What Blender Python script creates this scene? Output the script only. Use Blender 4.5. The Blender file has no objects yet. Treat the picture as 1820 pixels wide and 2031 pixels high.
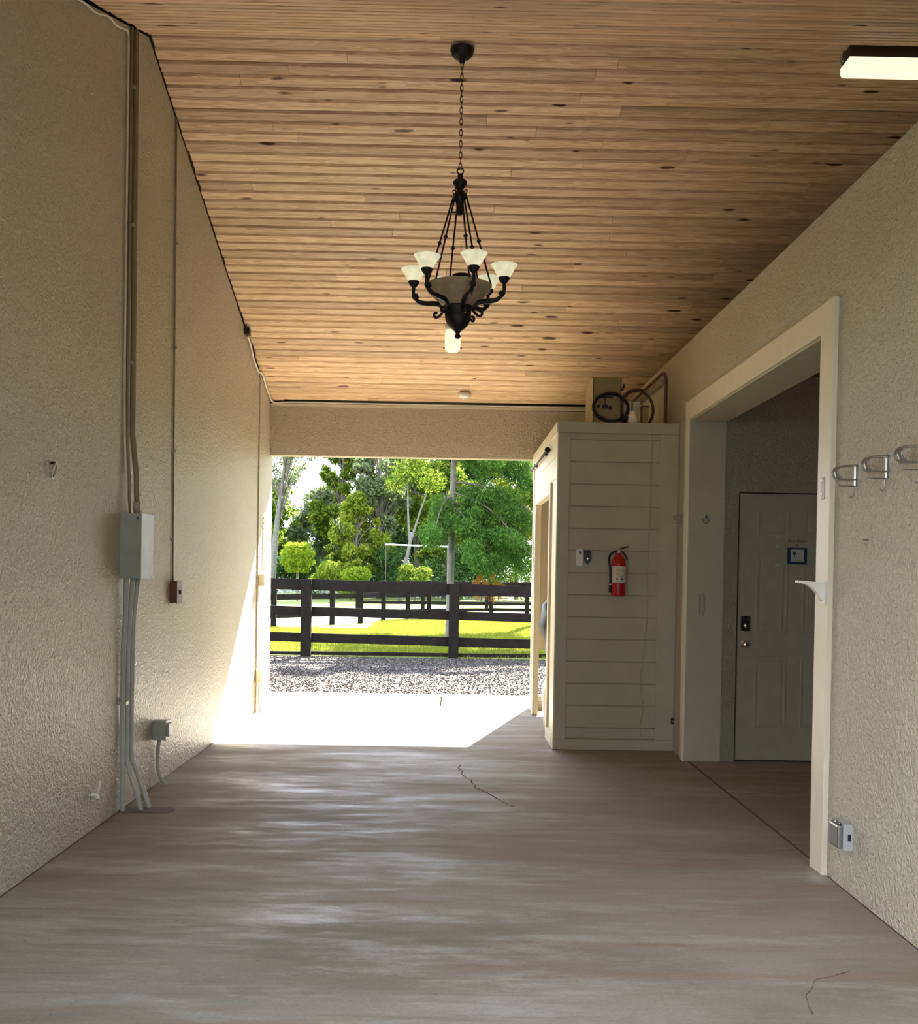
import bpy, bmesh, math, random
import numpy as np
from mathutils import Vector, Matrix

C = bpy.context.scene.collection
PI = math.pi
random.seed(7)
RNG = np.random.default_rng(11)

# ------------------------------------------------------------------ camera
FPX = 1971.0
YAW, PITCH, ROLL = 0.0091, -0.0140, 0.0166
cam_d = bpy.data.cameras.new('camera')
cam = bpy.data.objects.new('camera', cam_d)
C.objects.link(cam)
cam_d.sensor_fit = 'HORIZONTAL'
cam_d.sensor_width = 36.0
cam_d.lens = FPX * 36.0 / 1820.0
cam_d.shift_y = (1161.93 - 1015.5) / 1820.0
cam_d.clip_end = 500
_x = Vector((math.cos(YAW), -math.sin(YAW), 0))
_f = Vector((math.sin(YAW) * math.cos(PITCH), math.cos(YAW) * math.cos(PITCH), math.sin(PITCH)))
_u = Vector((-math.sin(YAW) * math.sin(PITCH), -math.cos(YAW) * math.sin(PITCH), math.cos(PITCH)))
_r = _x * math.cos(ROLL) + _u * math.sin(ROLL)
_v = _u * math.cos(ROLL) - _x * math.sin(ROLL)
cam.matrix_world = Matrix(((_r.x, _v.x, -_f.x, 0), (_r.y, _v.y, -_f.y, 0), (_r.z, _v.z, -_f.z, 1.42), (0, 0, 0, 1)))
bpy.context.scene.camera = cam

# ------------------------------------------------------------------ sky, sun, exposure
SUN_STRENGTH = 15.0
SKY_STRENGTH = 2.05
EXPOSURE = 1.85
w = bpy.data.worlds.new('world'); bpy.context.scene.world = w; w.use_nodes = True
nt = w.node_tree; nt.nodes.clear()
tc = nt.nodes.new('ShaderNodeTexCoord'); sp = nt.nodes.new('ShaderNodeSeparateXYZ')
rp = nt.nodes.new('ShaderNodeValToRGB')
rp.color_ramp.elements[0].position = 0.0; rp.color_ramp.elements[0].color = (0.80, 0.88, 1.0, 1)
rp.color_ramp.elements[1].position = 0.8; rp.color_ramp.elements[1].color = (0.30, 0.46, 0.85, 1)
nz = nt.nodes.new('ShaderNodeTexNoise'); nz.inputs['Scale'].default_value = 2.6; nz.inputs['Detail'].default_value = 6
cr = nt.nodes.new('ShaderNodeValToRGB'); cr.color_ramp.elements[0].position = 0.42; cr.color_ramp.elements[1].position = 0.62
mx = nt.nodes.new('ShaderNodeMix'); mx.data_type = 'RGBA'
mx.inputs[7].default_value = (1.0, 0.99, 0.97, 1)
bg = nt.nodes.new('ShaderNodeBackground'); bg.inputs['Strength'].default_value = SKY_STRENGTH
ow = nt.nodes.new('ShaderNodeOutputWorld')
L = nt.links.new
L(tc.outputs['Generated'], sp.inputs[0]); L(sp.outputs['Z'], rp.inputs[0]); L(tc.outputs['Generated'], nz.inputs['Vector'])
L(nz.outputs['Fac'], cr.inputs[0]); L(cr.outputs['Color'], mx.inputs[0]); L(rp.outputs['Color'], mx.inputs[6])
L(mx.outputs[2], bg.inputs['Color']); L(bg.outputs[0], ow.inputs[0])

sd = bpy.data.lights.new('sun', 'SUN'); sd.energy = SUN_STRENGTH; sd.angle = math.radians(0.6); sd.color = (1.0, 0.92, 0.78)
sun = bpy.data.objects.new('sun', sd); C.objects.link(sun)
sun.rotation_euler = Vector((0.6, 2.08, 1.98)).to_track_quat('Z', 'Y').to_euler()
sun.location = (6, 20, 20)

vs = bpy.context.scene.view_settings
vs.view_transform = 'Standard'; vs.look = 'None'; vs.gamma = 1.0; vs.use_curve_mapping = False
vs.exposure = EXPOSURE
try:
    cy_ = bpy.context.scene.cycles
    cy_.max_bounces = 12; cy_.diffuse_bounces = 8; cy_.transparent_max_bounces = 12; cy_.use_denoising = True
except Exception:
    pass

# ------------------------------------------------------------------ materials
def newmat(name):
    m = bpy.data.materials.new(name); m.use_nodes = True
    n = m.node_tree; b = n.nodes['Principled BSDF']
    return m, n, b

def simple(name, col, rough=0.5, metal=0.0, bump=0.0, bscale=40, var=0.08, vscale=12, emit=None, estr=0):
    m, n, b = newmat(name)
    b.inputs['Roughness'].default_value = rough; b.inputs['Metallic'].default_value = metal
    t = n.nodes.new('ShaderNodeTexCoord')
    z = n.nodes.new('ShaderNodeTexNoise'); z.inputs['Scale'].default_value = vscale; z.inputs['Detail'].default_value = 5
    n.links.new(t.outputs['Object'], z.inputs['Vector'])
    r = n.nodes.new('ShaderNodeValToRGB')
    r.color_ramp.elements[0].position = 0.3; r.color_ramp.elements[1].position = 0.7
    r.color_ramp.elements[0].color = tuple(c * (1 - var) for c in col) + (1,)
    r.color_ramp.elements[1].color = tuple(min(1, c * (1 + var)) for c in col) + (1,)
    n.links.new(z.outputs['Fac'], r.inputs[0]); n.links.new(r.outputs[0], b.inputs['Base Color'])
    if bump:
        z2 = n.nodes.new('ShaderNodeTexNoise'); z2.inputs['Scale'].default_value = bscale; z2.inputs['Detail'].default_value = 4
        n.links.new(t.outputs['Object'], z2.inputs['Vector'])
        bp = n.nodes.new('ShaderNodeBump'); bp.inputs['Strength'].default_value = bump; bp.inputs['Distance'].default_value = 0.003
        n.links.new(z2.outputs['Fac'], bp.inputs['Height']); n.links.new(bp.outputs[0], b.inputs['Normal'])
    if emit:
        b.inputs['Emission Color'].default_value = emit + (1,); b.inputs['Emission Strength'].default_value = estr
    return m

def stucco(name, col, scale=64, strength=1.0, dist=0.020, rough=0.33):
    m, n, b = newmat(name)
    t = n.nodes.new('ShaderNodeTexCoord')
    a = n.nodes.new('ShaderNodeTexNoise'); a.inputs['Scale'].default_value = scale; a.inputs['Detail'].default_value = 3; a.inputs['Distortion'].default_value = 0.5
    v = n.nodes.new('ShaderNodeTexNoise'); v.inputs['Scale'].default_value = scale * 0.4; v.inputs['Detail'].default_value = 2; v.inputs['Distortion'].default_value = 0.8
    n.links.new(t.outputs['Object'], a.inputs['Vector']); n.links.new(t.outputs['Object'], v.inputs['Vector'])
    ad = n.nodes.new('ShaderNodeMath'); ad.operation = 'ADD'
    n.links.new(a.outputs['Fac'], ad.inputs[0]); vm = n.nodes.new('ShaderNodeMath'); vm.operation = 'MULTIPLY'; vm.inputs[1].default_value = 0.7; n.links.new(v.outputs['Fac'], vm.inputs[0]); n.links.new(vm.outputs[0], ad.inputs[1])
    bp = n.nodes.new('ShaderNodeBump'); bp.inputs['Strength'].default_value = strength; bp.inputs['Distance'].default_value = dist
    n.links.new(ad.outputs[0], bp.inputs['Height']); n.links.new(bp.outputs[0], b.inputs['Normal'])
    s = n.nodes.new('ShaderNodeTexNoise'); s.inputs['Scale'].default_value = 1.3; s.inputs['Detail'].default_value = 6
    n.links.new(t.outputs['Object'], s.inputs['Vector'])
    r = n.nodes.new('ShaderNodeValToRGB'); r.color_ramp.elements[0].position = 0.3; r.color_ramp.elements[1].position = 0.7
    r.color_ramp.elements[0].color = (col[0] * .93, col[1] * .92, col[2] * .89, 1); r.color_ramp.elements[1].color = tuple(col) + (1,)
    n.links.new(s.outputs['Fac'], r.inputs[0]); n.links.new(r.outputs[0], b.inputs['Base Color'])
    b.inputs['Roughness'].default_value = rough
    return m

def wood(name, dark, light, knots=True):
    m, n, b = newmat(name)
    N = n.nodes.new; K = n.links.new
    t = N('ShaderNodeTexCoord'); oi = N('ShaderNodeObjectInfo')
    off = N('ShaderNodeMath'); off.operation = 'MULTIPLY'; off.inputs[1].default_value = 37.0
    K(oi.outputs['Random'], off.inputs[0])
    cb = N('ShaderNodeCombineXYZ'); K(off.outputs[0], cb.inputs[0]); K(off.outputs[0], cb.inputs[2])
    va = N('ShaderNodeVectorMath'); va.operation = 'ADD'; K(t.outputs['Object'], va.inputs[0]); K(cb.outputs[0], va.inputs[1])
    mp = N('ShaderNodeMapping'); mp.inputs['Scale'].default_value = (0.9, 16, 16); K(va.outputs[0], mp.inputs[0])
    g = N('ShaderNodeTexNoise'); g.inputs['Scale'].default_value = 2.2; g.inputs['Detail'].default_value = 6; g.inputs['Distortion'].default_value = 1.2
    K(mp.outputs[0], g.inputs['Vector'])
    wv = N('ShaderNodeMath'); wv.operation = 'MULTIPLY'; wv.inputs[1].default_value = 26; K(g.outputs['Fac'], wv.inputs[0])
    sn = N('ShaderNodeMath'); sn.operation = 'SINE'; K(wv.outputs[0], sn.inputs[0])
    mr = N('ShaderNodeMapRange'); mr.inputs[1].default_value = -1; mr.inputs[2].default_value = 1; mr.inputs[3].default_value = 0.22; mr.inputs[4].default_value = 0.88
    K(sn.outputs[0], mr.inputs[0])
    r = N('ShaderNodeValToRGB'); r.color_ramp.elements[0].color = tuple(dark) + (1,); r.color_ramp.elements[1].color = tuple(light) + (1,)
    K(mr.outputs[0], r.inputs[0])
    # plank to plank tone
    hv = N('ShaderNodeHueSaturation'); K(r.outputs[0], hv.inputs['Color'])
    m2 = N('ShaderNodeMapRange'); m2.inputs[3].default_value = 0.76; m2.inputs[4].default_value = 1.10; K(oi.outputs['Random'], m2.inputs[0]); K(m2.outputs[0], hv.inputs['Value'])
    out = hv.outputs[0]
    if knots:
        mk = N('ShaderNodeMapping'); mk.inputs['Scale'].default_value = (3.4, 14, 14); K(va.outputs[0], mk.inputs[0])
        wn = N('ShaderNodeTexNoise'); wn.inputs['Scale'].default_value = 9; K(va.outputs[0], wn.inputs['Vector'])
        wm = N('ShaderNodeMix'); wm.data_type = 'VECTOR'; wm.inputs[0].default_value = 0.22; K(mk.outputs[0], wm.inputs[4]); K(wn.outputs['Color'], wm.inputs[5])
        vo = N('ShaderNodeTexVoronoi'); vo.inputs['Scale'].default_value = 1.0; K(wm.outputs[1], vo.inputs['Vector'])
        # size of each knot varies with its cell
        sc = N('ShaderNodeSeparateColor'); K(vo.outputs['Color'], sc.inputs[0])
        th = N('ShaderNodeMapRange'); th.inputs[1].default_value = 0.12; th.inputs[2].default_value = 1.0; th.inputs[3].default_value = 0.0; th.inputs[4].default_value = 0.17
        K(sc.outputs[0], th.inputs[0])
        sb = N('ShaderNodeMath'); sb.operation = 'SUBTRACT'; K(th.outputs[0], sb.inputs[0]); K(vo.outputs['Distance'], sb.inputs[1])
        kr = N('ShaderNodeMapRange'); kr.inputs[1].default_value = -0.045; kr.inputs[2].default_value = 0.03; K(sb.outputs[0], kr.inputs[0])
        kx = N('ShaderNodeMix'); kx.data_type = 'RGBA'; K(kr.outputs[0], kx.inputs[0]); K(out, kx.inputs[6]); kx.inputs[7].default_value = (0.10, 0.035, 0.015, 1)
        out = kx.outputs[2]
    K(out, b.inputs['Base Color'])
    b.inputs['Roughness'].default_value = 0.5
    bp = N('ShaderNodeBump'); bp.inputs['Strength'].default_value = 0.15; bp.inputs['Distance'].default_value = 0.001
    K(mr.outputs[0], bp.inputs['Height']); K(bp.outputs[0], b.inputs['Normal'])
    return m

def concrete(name, cols, rough=(0.40, 0.75), stretch=(0.55, 1.5, 1), scale=1.0, streak=1.0, brown_zone=False):
    m, n, b = newmat(name); N = n.nodes.new; K = n.links.new
    t = N('ShaderNodeTexCoord')
    def noise(sc, det, rgh, dist, mscale, loc=(0, 0, 0)):
        mp = N('ShaderNodeMapping'); mp.inputs['Scale'].default_value = mscale; mp.inputs['Location'].default_value = loc; K(t.outputs['Object'], mp.inputs[0])
        a = N('ShaderNodeTexNoise'); a.inputs['Scale'].default_value = sc; a.inputs['Detail'].default_value = det; a.inputs['Roughness'].default_value = rgh; a.inputs['Distortion'].default_value = dist
        K(mp.outputs[0], a.inputs['Vector']); return a
    def mix(fac, c1, c2, lo, hi, amt=1.0):
        mr = N('ShaderNodeMapRange'); mr.inputs[1].default_value = lo; mr.inputs[2].default_value = hi; mr.inputs[4].default_value = amt; K(fac, mr.inputs[0])
        x = N('ShaderNodeMix'); x.data_type = 'RGBA'; K(mr.outputs[0], x.inputs[0])
        if isinstance(c1, tuple): x.inputs[6].default_value = c1 + (1,)
        else: K(c1, x.inputs[6])
        x.inputs[7].default_value = c2 + (1,); return x.outputs[2]
    big = noise(scale, 8, .6, .5, stretch)
    c = mix(big.outputs['Fac'], cols[0], cols[1], .34, .54)
    pale = noise(scale * 1.5, 12, .78, .15, (.5, 2.1, 1), (7.6, 3, 0))
    c = mix(pale.outputs['Fac'], c, cols[2], .50, .66, .85)
    st = noise(1.5, 9, .72, .2, (.28, 3.4, 1), (4, 9, 0))
    c = mix(st.outputs['Fac'], c, cols[3], .52, .70, .75 * streak)
    s2 = noise(2.4, 6, .7, .1, (.16, 6.0, 1), (1, 2, 0))
    c = mix(s2.outputs['Fac'], c, tuple(x * .72 for x in cols[0]), .56, .70, .6 * streak)
    if brown_zone:
        # browner from mid slab to the far end and into the side room
        sx = N('ShaderNodeSeparateXYZ'); K(t.outputs['Object'], sx.inputs[0])
        my = N('ShaderNodeMapRange'); my.interpolation_type = 'SMOOTHSTEP'; my.inputs[1].default_value = 3.9; my.inputs[2].default_value = 6.0; K(sx.outputs[1], my.inputs[0])
        mx_ = N('ShaderNodeMapRange'); mx_.inputs[1].default_value = 1.5; mx_.inputs[2].default_value = 1.95; K(sx.outputs[0], mx_.inputs[0])
        mm = N('ShaderNodeMath'); mm.operation = 'MAXIMUM'; K(my.outputs[0], mm.inputs[0]); K(mx_.outputs[0], mm.inputs[1])
        cn = noise(1.1, 8, .65, .3, (.5, 1.4, 1), (2, 5, 0))
        cr_ = N('ShaderNodeMapRange'); cr_.inputs[1].default_value = .34; cr_.inputs[2].default_value = .62; cr_.inputs[3].default_value = .95; cr_.inputs[4].default_value = .25; K(cn.outputs['Fac'], cr_.inputs[0])
        m3 = N('ShaderNodeMath'); m3.operation = 'MULTIPLY'; K(mm.outputs[0], m3.inputs[0]); K(cr_.outputs[0], m3.inputs[1])
        c = mix(m3.outputs[0], c, (0.195, 0.137, 0.085), 0, 1, .85)
    sp_ = noise(26, 3, .6, 0, (.6, 1, 1), (3, 3, 0))
    c = mix(sp_.outputs['Fac'], c, tuple(x * .4 for x in cols[0]), .70, .76, .8)
    f = noise(70, 4, .6, 0, (1, 1, 1))
    fr = N('ShaderNodeMapRange'); fr.inputs[1].default_value = 0.3; fr.inputs[2].default_value = 0.7; fr.inputs[3].default_value = 0.88; fr.inputs[4].default_value = 1.1; K(f.outputs['Fac'], fr.inputs[0])
    hv = N('ShaderNodeHueSaturation'); K(c, hv.inputs['Color']); K(fr.outputs[0], hv.inputs['Value'])
    K(hv.outputs[0], b.inputs['Base Color'])
    rr = N('ShaderNodeMapRange'); rr.inputs[1].default_value = 0.42; rr.inputs[2].default_value = 0.62; rr.inputs[3].default_value = rough[1]; rr.inputs[4].default_value = rough[0]
    K(pale.outputs['Fac'], rr.inputs[0]); K(rr.outputs[0], b.inputs['Roughness'])
    bp = N('ShaderNodeBump'); bp.inputs['Strength'].default_value = 0.10; bp.inputs['Distance'].default_value = 0.002; K(f.outputs['Fac'], bp.inputs['Height']); K(bp.outputs[0], b.inputs['Normal'])
    return m

def leafmat(name, cols, trans=0.5):
    m = bpy.data.materials.new(name); m.use_nodes = True; n = m.node_tree; n.nodes.clear(); N = n.nodes.new; K = n.links.new
    g = N('ShaderNodeNewGeometry'); r = N('ShaderNodeValToRGB'); e = r.color_ramp.elements
    e[0].color = cols[0] + (1,); e[1].color = cols[2] + (1,); x = e.new(0.5); x.color = cols[1] + (1,)
    K(g.outputs['Random Per Island'], r.inputs[0])
    d = N('ShaderNodeBsdfDiffuse'); t = N('ShaderNodeBsdfTranslucent'); mx = N('ShaderNodeMixShader'); mx.inputs[0].default_value = trans
    o = N('ShaderNodeOutputMaterial')
    K(r.outputs[0], d.inputs[0]); K(r.outputs[0], t.inputs[0]); K(d.outputs[0], mx.inputs[1]); K(t.outputs[0], mx.inputs[2]); K(mx.outputs[0], o.inputs[0])
    return m

def glassy(name, col, trans=0.55, glow=0.0):
    m = bpy.data.materials.new(name); m.use_nodes = True; n = m.node_tree; n.nodes.clear(); N = n.nodes.new; K = n.links.new
    tc = N('ShaderNodeTexCoord'); z = N('ShaderNodeTexNoise'); z.inputs['Scale'].default_value = 22; K(tc.outputs['Object'], z.inputs['Vector'])
    r = N('ShaderNodeValToRGB'); r.color_ramp.elements[0].position = .35; r.color_ramp.elements[1].position = .65
    r.color_ramp.elements[0].color = tuple(c * .8 for c in col) + (1,); r.color_ramp.elements[1].color = col + (1,); K(z.outputs['Fac'], r.inputs[0])
    d = N('ShaderNodeBsdfPrincipled'); d.inputs['Roughness'].default_value = 0.25; d.inputs['Emission Color'].default_value = (1, .95, .75, 1); d.inputs['Emission Strength'].default_value = glow; t = N('ShaderNodeBsdfTranslucent'); mx = N('ShaderNodeMixShader'); mx.inputs[0].default_value = trans
    o = N('ShaderNodeOutputMaterial'); K(r.outputs[0], d.inputs[0]); K(r.outputs[0], t.inputs[0]); K(d.outputs[0], mx.inputs[1]); K(t.outputs[0], mx.inputs[2]); K(mx.outputs[0], o.inputs[0])
    return m

M = {}
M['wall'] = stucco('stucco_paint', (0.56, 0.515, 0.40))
M['wall_shaded'] = stucco('stucco_paint_shaded', (0.28, 0.265, 0.19), strength=0.6)  # wall stucco at half tone, side room shade put into the colour
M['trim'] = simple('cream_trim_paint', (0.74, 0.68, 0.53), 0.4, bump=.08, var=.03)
M['shaded_paint'] = simple('cream_paint_shaded', (0.45, 0.42, 0.31), 0.42, bump=.1, var=.05, vscale=5)  # wall paint darkened, shade of the closet front put into the colour
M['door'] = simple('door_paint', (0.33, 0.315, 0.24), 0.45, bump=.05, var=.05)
M['board'] = wood('pine_board', (0.56, 0.35, 0.18), (0.95, 0.73, 0.47))
M['deck'] = simple('roof_deck', (0.03, 0.02, 0.015), 0.8)
M['roof'] = simple('roof_metal', (0.35, 0.36, 0.37), 0.5)
M['floor'] = concrete('floor_concrete', ((0.205, 0.178, 0.135), (0.30, 0.272, 0.225), (0.42, 0.41, 0.375), (0.245, 0.168, 0.10)), brown_zone=True)
M['road'] = simple('road_gravel', (0.085, 0.068, 0.062), 0.95, bump=.3, var=.15)
M['pave'] = concrete('pavement_concrete', ((0.30, 0.26, 0.20), (0.35, 0.31, 0.25), (0.40, 0.36, 0.30), (0.29, 0.22, 0.15)), rough=(.7, .8), streak=.5)
M['crack'] = simple('crack_dark', (0.06, 0.04, 0.03), 0.9)
M['stain'] = simple('dark_patch', (0.13, 0.105, 0.085), 0.7, var=.2)
M['gravel'] = simple('gravel_bed', (0.045, 0.038, 0.034), 0.95, bump=.6, bscale=60, var=.35, vscale=22)
M['asphalt'] = simple('asphalt', (0.06, 0.06, 0.062), 0.9, bump=.4, bscale=80, var=.2)
M['black'] = simple('black_iron', (0.012, 0.011, 0.011), 0.42, metal=.3, bump=.1)
M['fence'] = simple('fence_black_paint', (0.008, 0.0064, 0.0056), 0.8, bump=.4, bscale=30, var=.3)
M['fence'].node_tree.nodes['Principled BSDF'].inputs['Specular IOR Level'].default_value = 0.12
M['fence_white'] = simple('fence_white_paint', (0.75, 0.80, 0.82), 0.5)
M['steel'] = simple('brushed_steel', (0.36, 0.37, 0.38), 0.3, metal=.9)
M['chrome'] = simple('chrome', (0.8, 0.8, 0.8), 0.1, metal=1)
M['galv'] = simple('painted_conduit', (0.42, 0.41, 0.35), 0.4, var=.1)
M['galvtop'] = simple('conduit_olive', (0.26, 0.235, 0.16), 0.45, var=.1)
M['pvc'] = simple('pvc_grey', (0.42, 0.44, 0.44), 0.42)
M['greybox'] = simple('enclosure_grey', (0.34, 0.37, 0.36), 0.42)
M['whitebox'] = simple('white_plastic', (0.8, 0.78, 0.72), 0.4)
M['cable'] = simple('cable_white', (0.75, 0.71, 0.62), 0.5)
M['cabled'] = simple('cable_tan', (0.30, 0.25, 0.16), 0.55)
M['rust'] = simple('rust_red_box', (0.17, 0.055, 0.035), 0.5, var=.3)
M['red'] = simple('extinguisher_red', (0.42, 0.004, 0.006), 0.3)
M['label'] = simple('paper_label', (0.62, 0.57, 0.47), 0.6, var=.15, vscale=60)
M['plastic'] = simple('black_plastic', (0.01, 0.01, 0.012), 0.35)
M['rubber'] = simple('black_rubber', (0.012, 0.012, 0.012), 0.6)
M['card'] = simple('cardboard', (0.42, 0.33, 0.18), 0.8, var=.1)
M['carddark'] = simple('cardboard_dark', (0.30, 0.24, 0.13), 0.85, var=.1)
M['hose'] = simple('brown_hose', (0.11, 0.05, 0.03), 0.4)
M['tape'] = simple('paper_white', (0.75, 0.73, 0.65), 0.6)
M['alab'] = glassy('alabaster_glass', (0.92, 0.93, 0.76), glow=.20)
M['jar'] = glassy('frosted_jar_glass', (0.95, 0.93, 0.86), glow=.3)
M['bowl'] = glassy('tea_stained_glass', (0.62, 0.54, 0.38), 0.35)
M['tube'] = simple('lamp_diffuser', (0.95, 0.88, 0.75), 0.4, emit=(1.0, 0.84, 0.58), estr=0.34)
M['housing'] = simple('lamp_housing', (0.02, 0.02, 0.02), 0.4)
M['blue'] = simple('blue_ink', (0.006, 0.03, 0.085), 0.5, var=.02)
M['ink'] = simple('black_ink', (0.01, 0.01, 0.01), 0.6, var=.02)
M['bag'] = simple('bag_fabric', (0.02, 0.022, 0.026), 0.5, bump=.4)
M['cloth'] = simple('white_cloth', (0.82, 0.76, 0.68), 0.8, bump=.3)
M['bark'] = simple('bark_grey', (0.12, 0.105, 0.09), 0.9, bump=.8, bscale=14, var=.35, vscale=9)
M['barkd'] = simple('bark_dark', (0.08, 0.07, 0.055), 0.9, var=.3)
M['barkl'] = simple('bark_pale', (0.11, 0.107, 0.095), 0.9, bump=.6, bscale=14, var=.3, vscale=7)
M['grassbed'] = simple('lawn', (0.125, 0.16, 0.022), 0.95, bump=.5, bscale=30, var=.3, vscale=9)
M['blade'] = leafmat('grass_blade', ((0.108, 0.144, 0.012), (0.174, 0.204, 0.024), (0.24, 0.246, 0.048)), .5)
M['leaf_mid'] = leafmat('leaf_mid_green', ((0.0281, 0.0674, 0.0084), (0.1067, 0.1685, 0.0197), (0.2359, 0.2808, 0.0449)), .5)
M['leaf_light'] = leafmat('leaf_yellow_green', ((0.0786, 0.1404, 0.0112), (0.1909, 0.2527, 0.0281), (0.292, 0.3257, 0.0562)), .55)
M['leaf_dark'] = leafmat('leaf_dark_green', ((0.0146, 0.0438, 0.0098), (0.039, 0.0878, 0.0243), (0.0975, 0.1658, 0.0488)), .4)
M['leaf_blue'] = leafmat('leaf_grey_green', ((0.0674, 0.1011, 0.0449), (0.1348, 0.1797, 0.0842), (0.2359, 0.2696, 0.146)), .5)
M['leaf_cyp'] = leafmat('cypress_needles', ((0.0211, 0.0702, 0.014), (0.0632, 0.1474, 0.0281), (0.1404, 0.2527, 0.0491)), .5)
M['leaf_dry'] = leafmat('dry_needles', ((0.1404, 0.0505, 0.0084), (0.2359, 0.1067, 0.0168), (0.3089, 0.1685, 0.0337)), .45)
M['bush'] = leafmat('clipped_bush', ((0.1011, 0.1853, 0.0112), (0.2022, 0.292, 0.0225), (0.292, 0.3707, 0.0449)), .55)
M['stone'] = leafmat('gravel_stone', ((0.0223, 0.0186, 0.0161), (0.0446, 0.0378, 0.0329), (0.0775, 0.0663, 0.0589)), 0.0)

# ------------------------------------------------------------------ helpers
def bm_box(bm, x0, x1, y0, y1, z0, z1, bev=0.0):
    ret = bmesh.ops.create_cube(bm, size=1.0)
    vs_ = ret['verts']
    for v in vs_:
        v.co = Vector(((x0 + x1) / 2 + v.co.x * (x1 - x0), (y0 + y1) / 2 + v.co.y * (y1 - y0), (z0 + z1) / 2 + v.co.z * (z1 - z0)))
    if bev:
        es = list({e for v in vs_ for e in v.link_edges})
        bmesh.ops.bevel(bm, geom=es, offset=bev, segments=2, affect='EDGES', profile=0.6)
    return vs_

def box(x0, x1, y0, y1, z0, z1, bev=0.0):
    bm = bmesh.new(); bm_box(bm, x0, x1, y0, y1, z0, z1, bev); return bm

def bm_tube(bm, pts, rad, seg=10, cap=True, closed=False):
    pts = [Vector(p) for p in pts]; n = len(pts); rings = []
    rr = rad if isinstance(rad, (list, tuple)) else [rad] * n
    prev = None
    for i, p in enumerate(pts):
        if closed: d = pts[(i + 1) % n] - pts[i - 1]
        elif i == 0: d = pts[1] - p
        elif i == n - 1: d = p - pts[i - 1]
        else: d = (pts[i + 1] - p).normalized() + (p - pts[i - 1]).normalized()
        d.normalize()
        if prev is None:
            a = Vector((0, 0, 1)) if abs(d.z) < 0.9 else Vector((1, 0, 0))
            u = d.cross(a).normalized()
        else:
            u = (prev - d * prev.dot(d)).normalized()
        prev = u; v = d.cross(u)
        rings.append([bm.verts.new(p + (u * math.cos(2 * PI * k / seg) + v * math.sin(2 * PI * k / seg)) * rr[i]) for k in range(seg)])
    m = n if closed else n - 1
    for i in range(m):
        a, b = rings[i], rings[(i + 1) % n]
        for k in range(seg):
            try: bm.faces.new((a[k], a[(k + 1) % seg], b[(k + 1) % seg], b[k]))
            except ValueError: pass
    if cap and not closed:
        bm.faces.new(rings[0][::-1]); bm.faces.new(rings[-1])
    return bm

def tube(pts, rad, seg=10, closed=False):
    return bm_tube(bmesh.new(), pts, rad, seg, True, closed)

def smooth_path(pts, k=6):
    pts = [Vector(p) for p in pts]; out = []
    for i in range(len(pts) - 1):
        p0 = pts[max(0, i - 1)]; p1 = pts[i]; p2 = pts[i + 1]; p3 = pts[min(len(pts) - 1, i + 2)]
        for j in range(k):
            t = j / k
            out.append(0.5 * ((2 * p1) + (-p0 + p2) * t + (2 * p0 - 5 * p1 + 4 * p2 - p3) * t * t + (-p0 + 3 * p1 - 3 * p2 + p3) * t ** 3))
    out.append(pts[-1]); return out

def bm_lathe(bm, cx, cy, prof, seg=24, axis='z', cz=0):
    rings = []
    for r, z in prof:
        ring = []
        for k in range(seg):
            a = 2 * PI * k / seg
            if axis == 'z': co = (cx + max(r, 1e-4) * math.cos(a), cy + max(r, 1e-4) * math.sin(a), z)
            elif axis == 'y': co = (cx + max(r, 1e-4) * math.cos(a), z, cz + max(r, 1e-4) * math.sin(a))
            else: co = (z, cy + max(r, 1e-4) * math.cos(a), cz + max(r, 1e-4) * math.sin(a))
            ring.append(bm.verts.new(co))
        rings.append(ring)
    for i in range(len(rings) - 1):
        for k in range(seg):
            bm.faces.new((rings[i][k], rings[i][(k + 1) % seg], rings[i + 1][(k + 1) % seg], rings[i + 1][k]))
    if prof[0][0] > 1e-3 and prof[0][0] < 1e2: pass
    return bm

def lathe(cx, cy, prof, seg=24, axis='z', cz=0):
    bm = bmesh.new(); return bm_lathe(bm, cx, cy, prof, seg, axis, cz)

def prism(pts, axis, a0, a1):
    """extrude a 2D outline; axis 'x': pts are (y,z); 'y': (x,z); 'z': (x,y)"""
    bm = bmesh.new()
    def mk(p, a):
        return {'x': (a, p[0], p[1]), 'y': (p[0], a, p[1]), 'z': (p[0], p[1], a)}[axis]
    A = [bm.verts.new(mk(p, a0)) for p in pts]; B = [bm.verts.new(mk(p, a1)) for p in pts]
    n = len(pts)
    bm.faces.new(A); bm.faces.new(B[::-1])
    for i in range(n): bm.faces.new((A[i], B[i], B[(i + 1) % n], A[(i + 1) % n]))
    bmesh.ops.recalc_face_normals(bm, faces=bm.faces)
    return bm

def wloc(o):
    v = Vector((0, 0, 0))
    while o is not None: v = v + o.location; o = o.parent
    return v

def obj(name, bm, mat, parent=None, smooth=False, origin=None):
    me = bpy.data.meshes.new(name)
    bmesh.ops.recalc_face_normals(bm, faces=bm.faces)
    off = wloc(parent) if parent else Vector((0, 0, 0))
    o = bpy.data.objects.new(name, me)
    if origin is not None:
        o.location = Vector(origin) - off; off = Vector(origin)
    if off.length: bmesh.ops.translate(bm, verts=bm.verts, vec=-off)
    bm.to_mesh(me); bm.free()
    me.materials.append(M[mat])
    if smooth:
        for p in me.polygons: p.use_smooth = True
    C.objects.link(o); o.parent = parent
    return o

def auto_smooth(o, ang=40):
    me = o.data
    for p in me.polygons: p.use_smooth = True
    bm = bmesh.new(); bm.from_mesh(me)
    for e in bm.edges:
        if len(e.link_faces) == 2 and e.calc_face_angle(0) > math.radians(ang): e.smooth = False
    bm.to_mesh(me); bm.free(); return o

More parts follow.
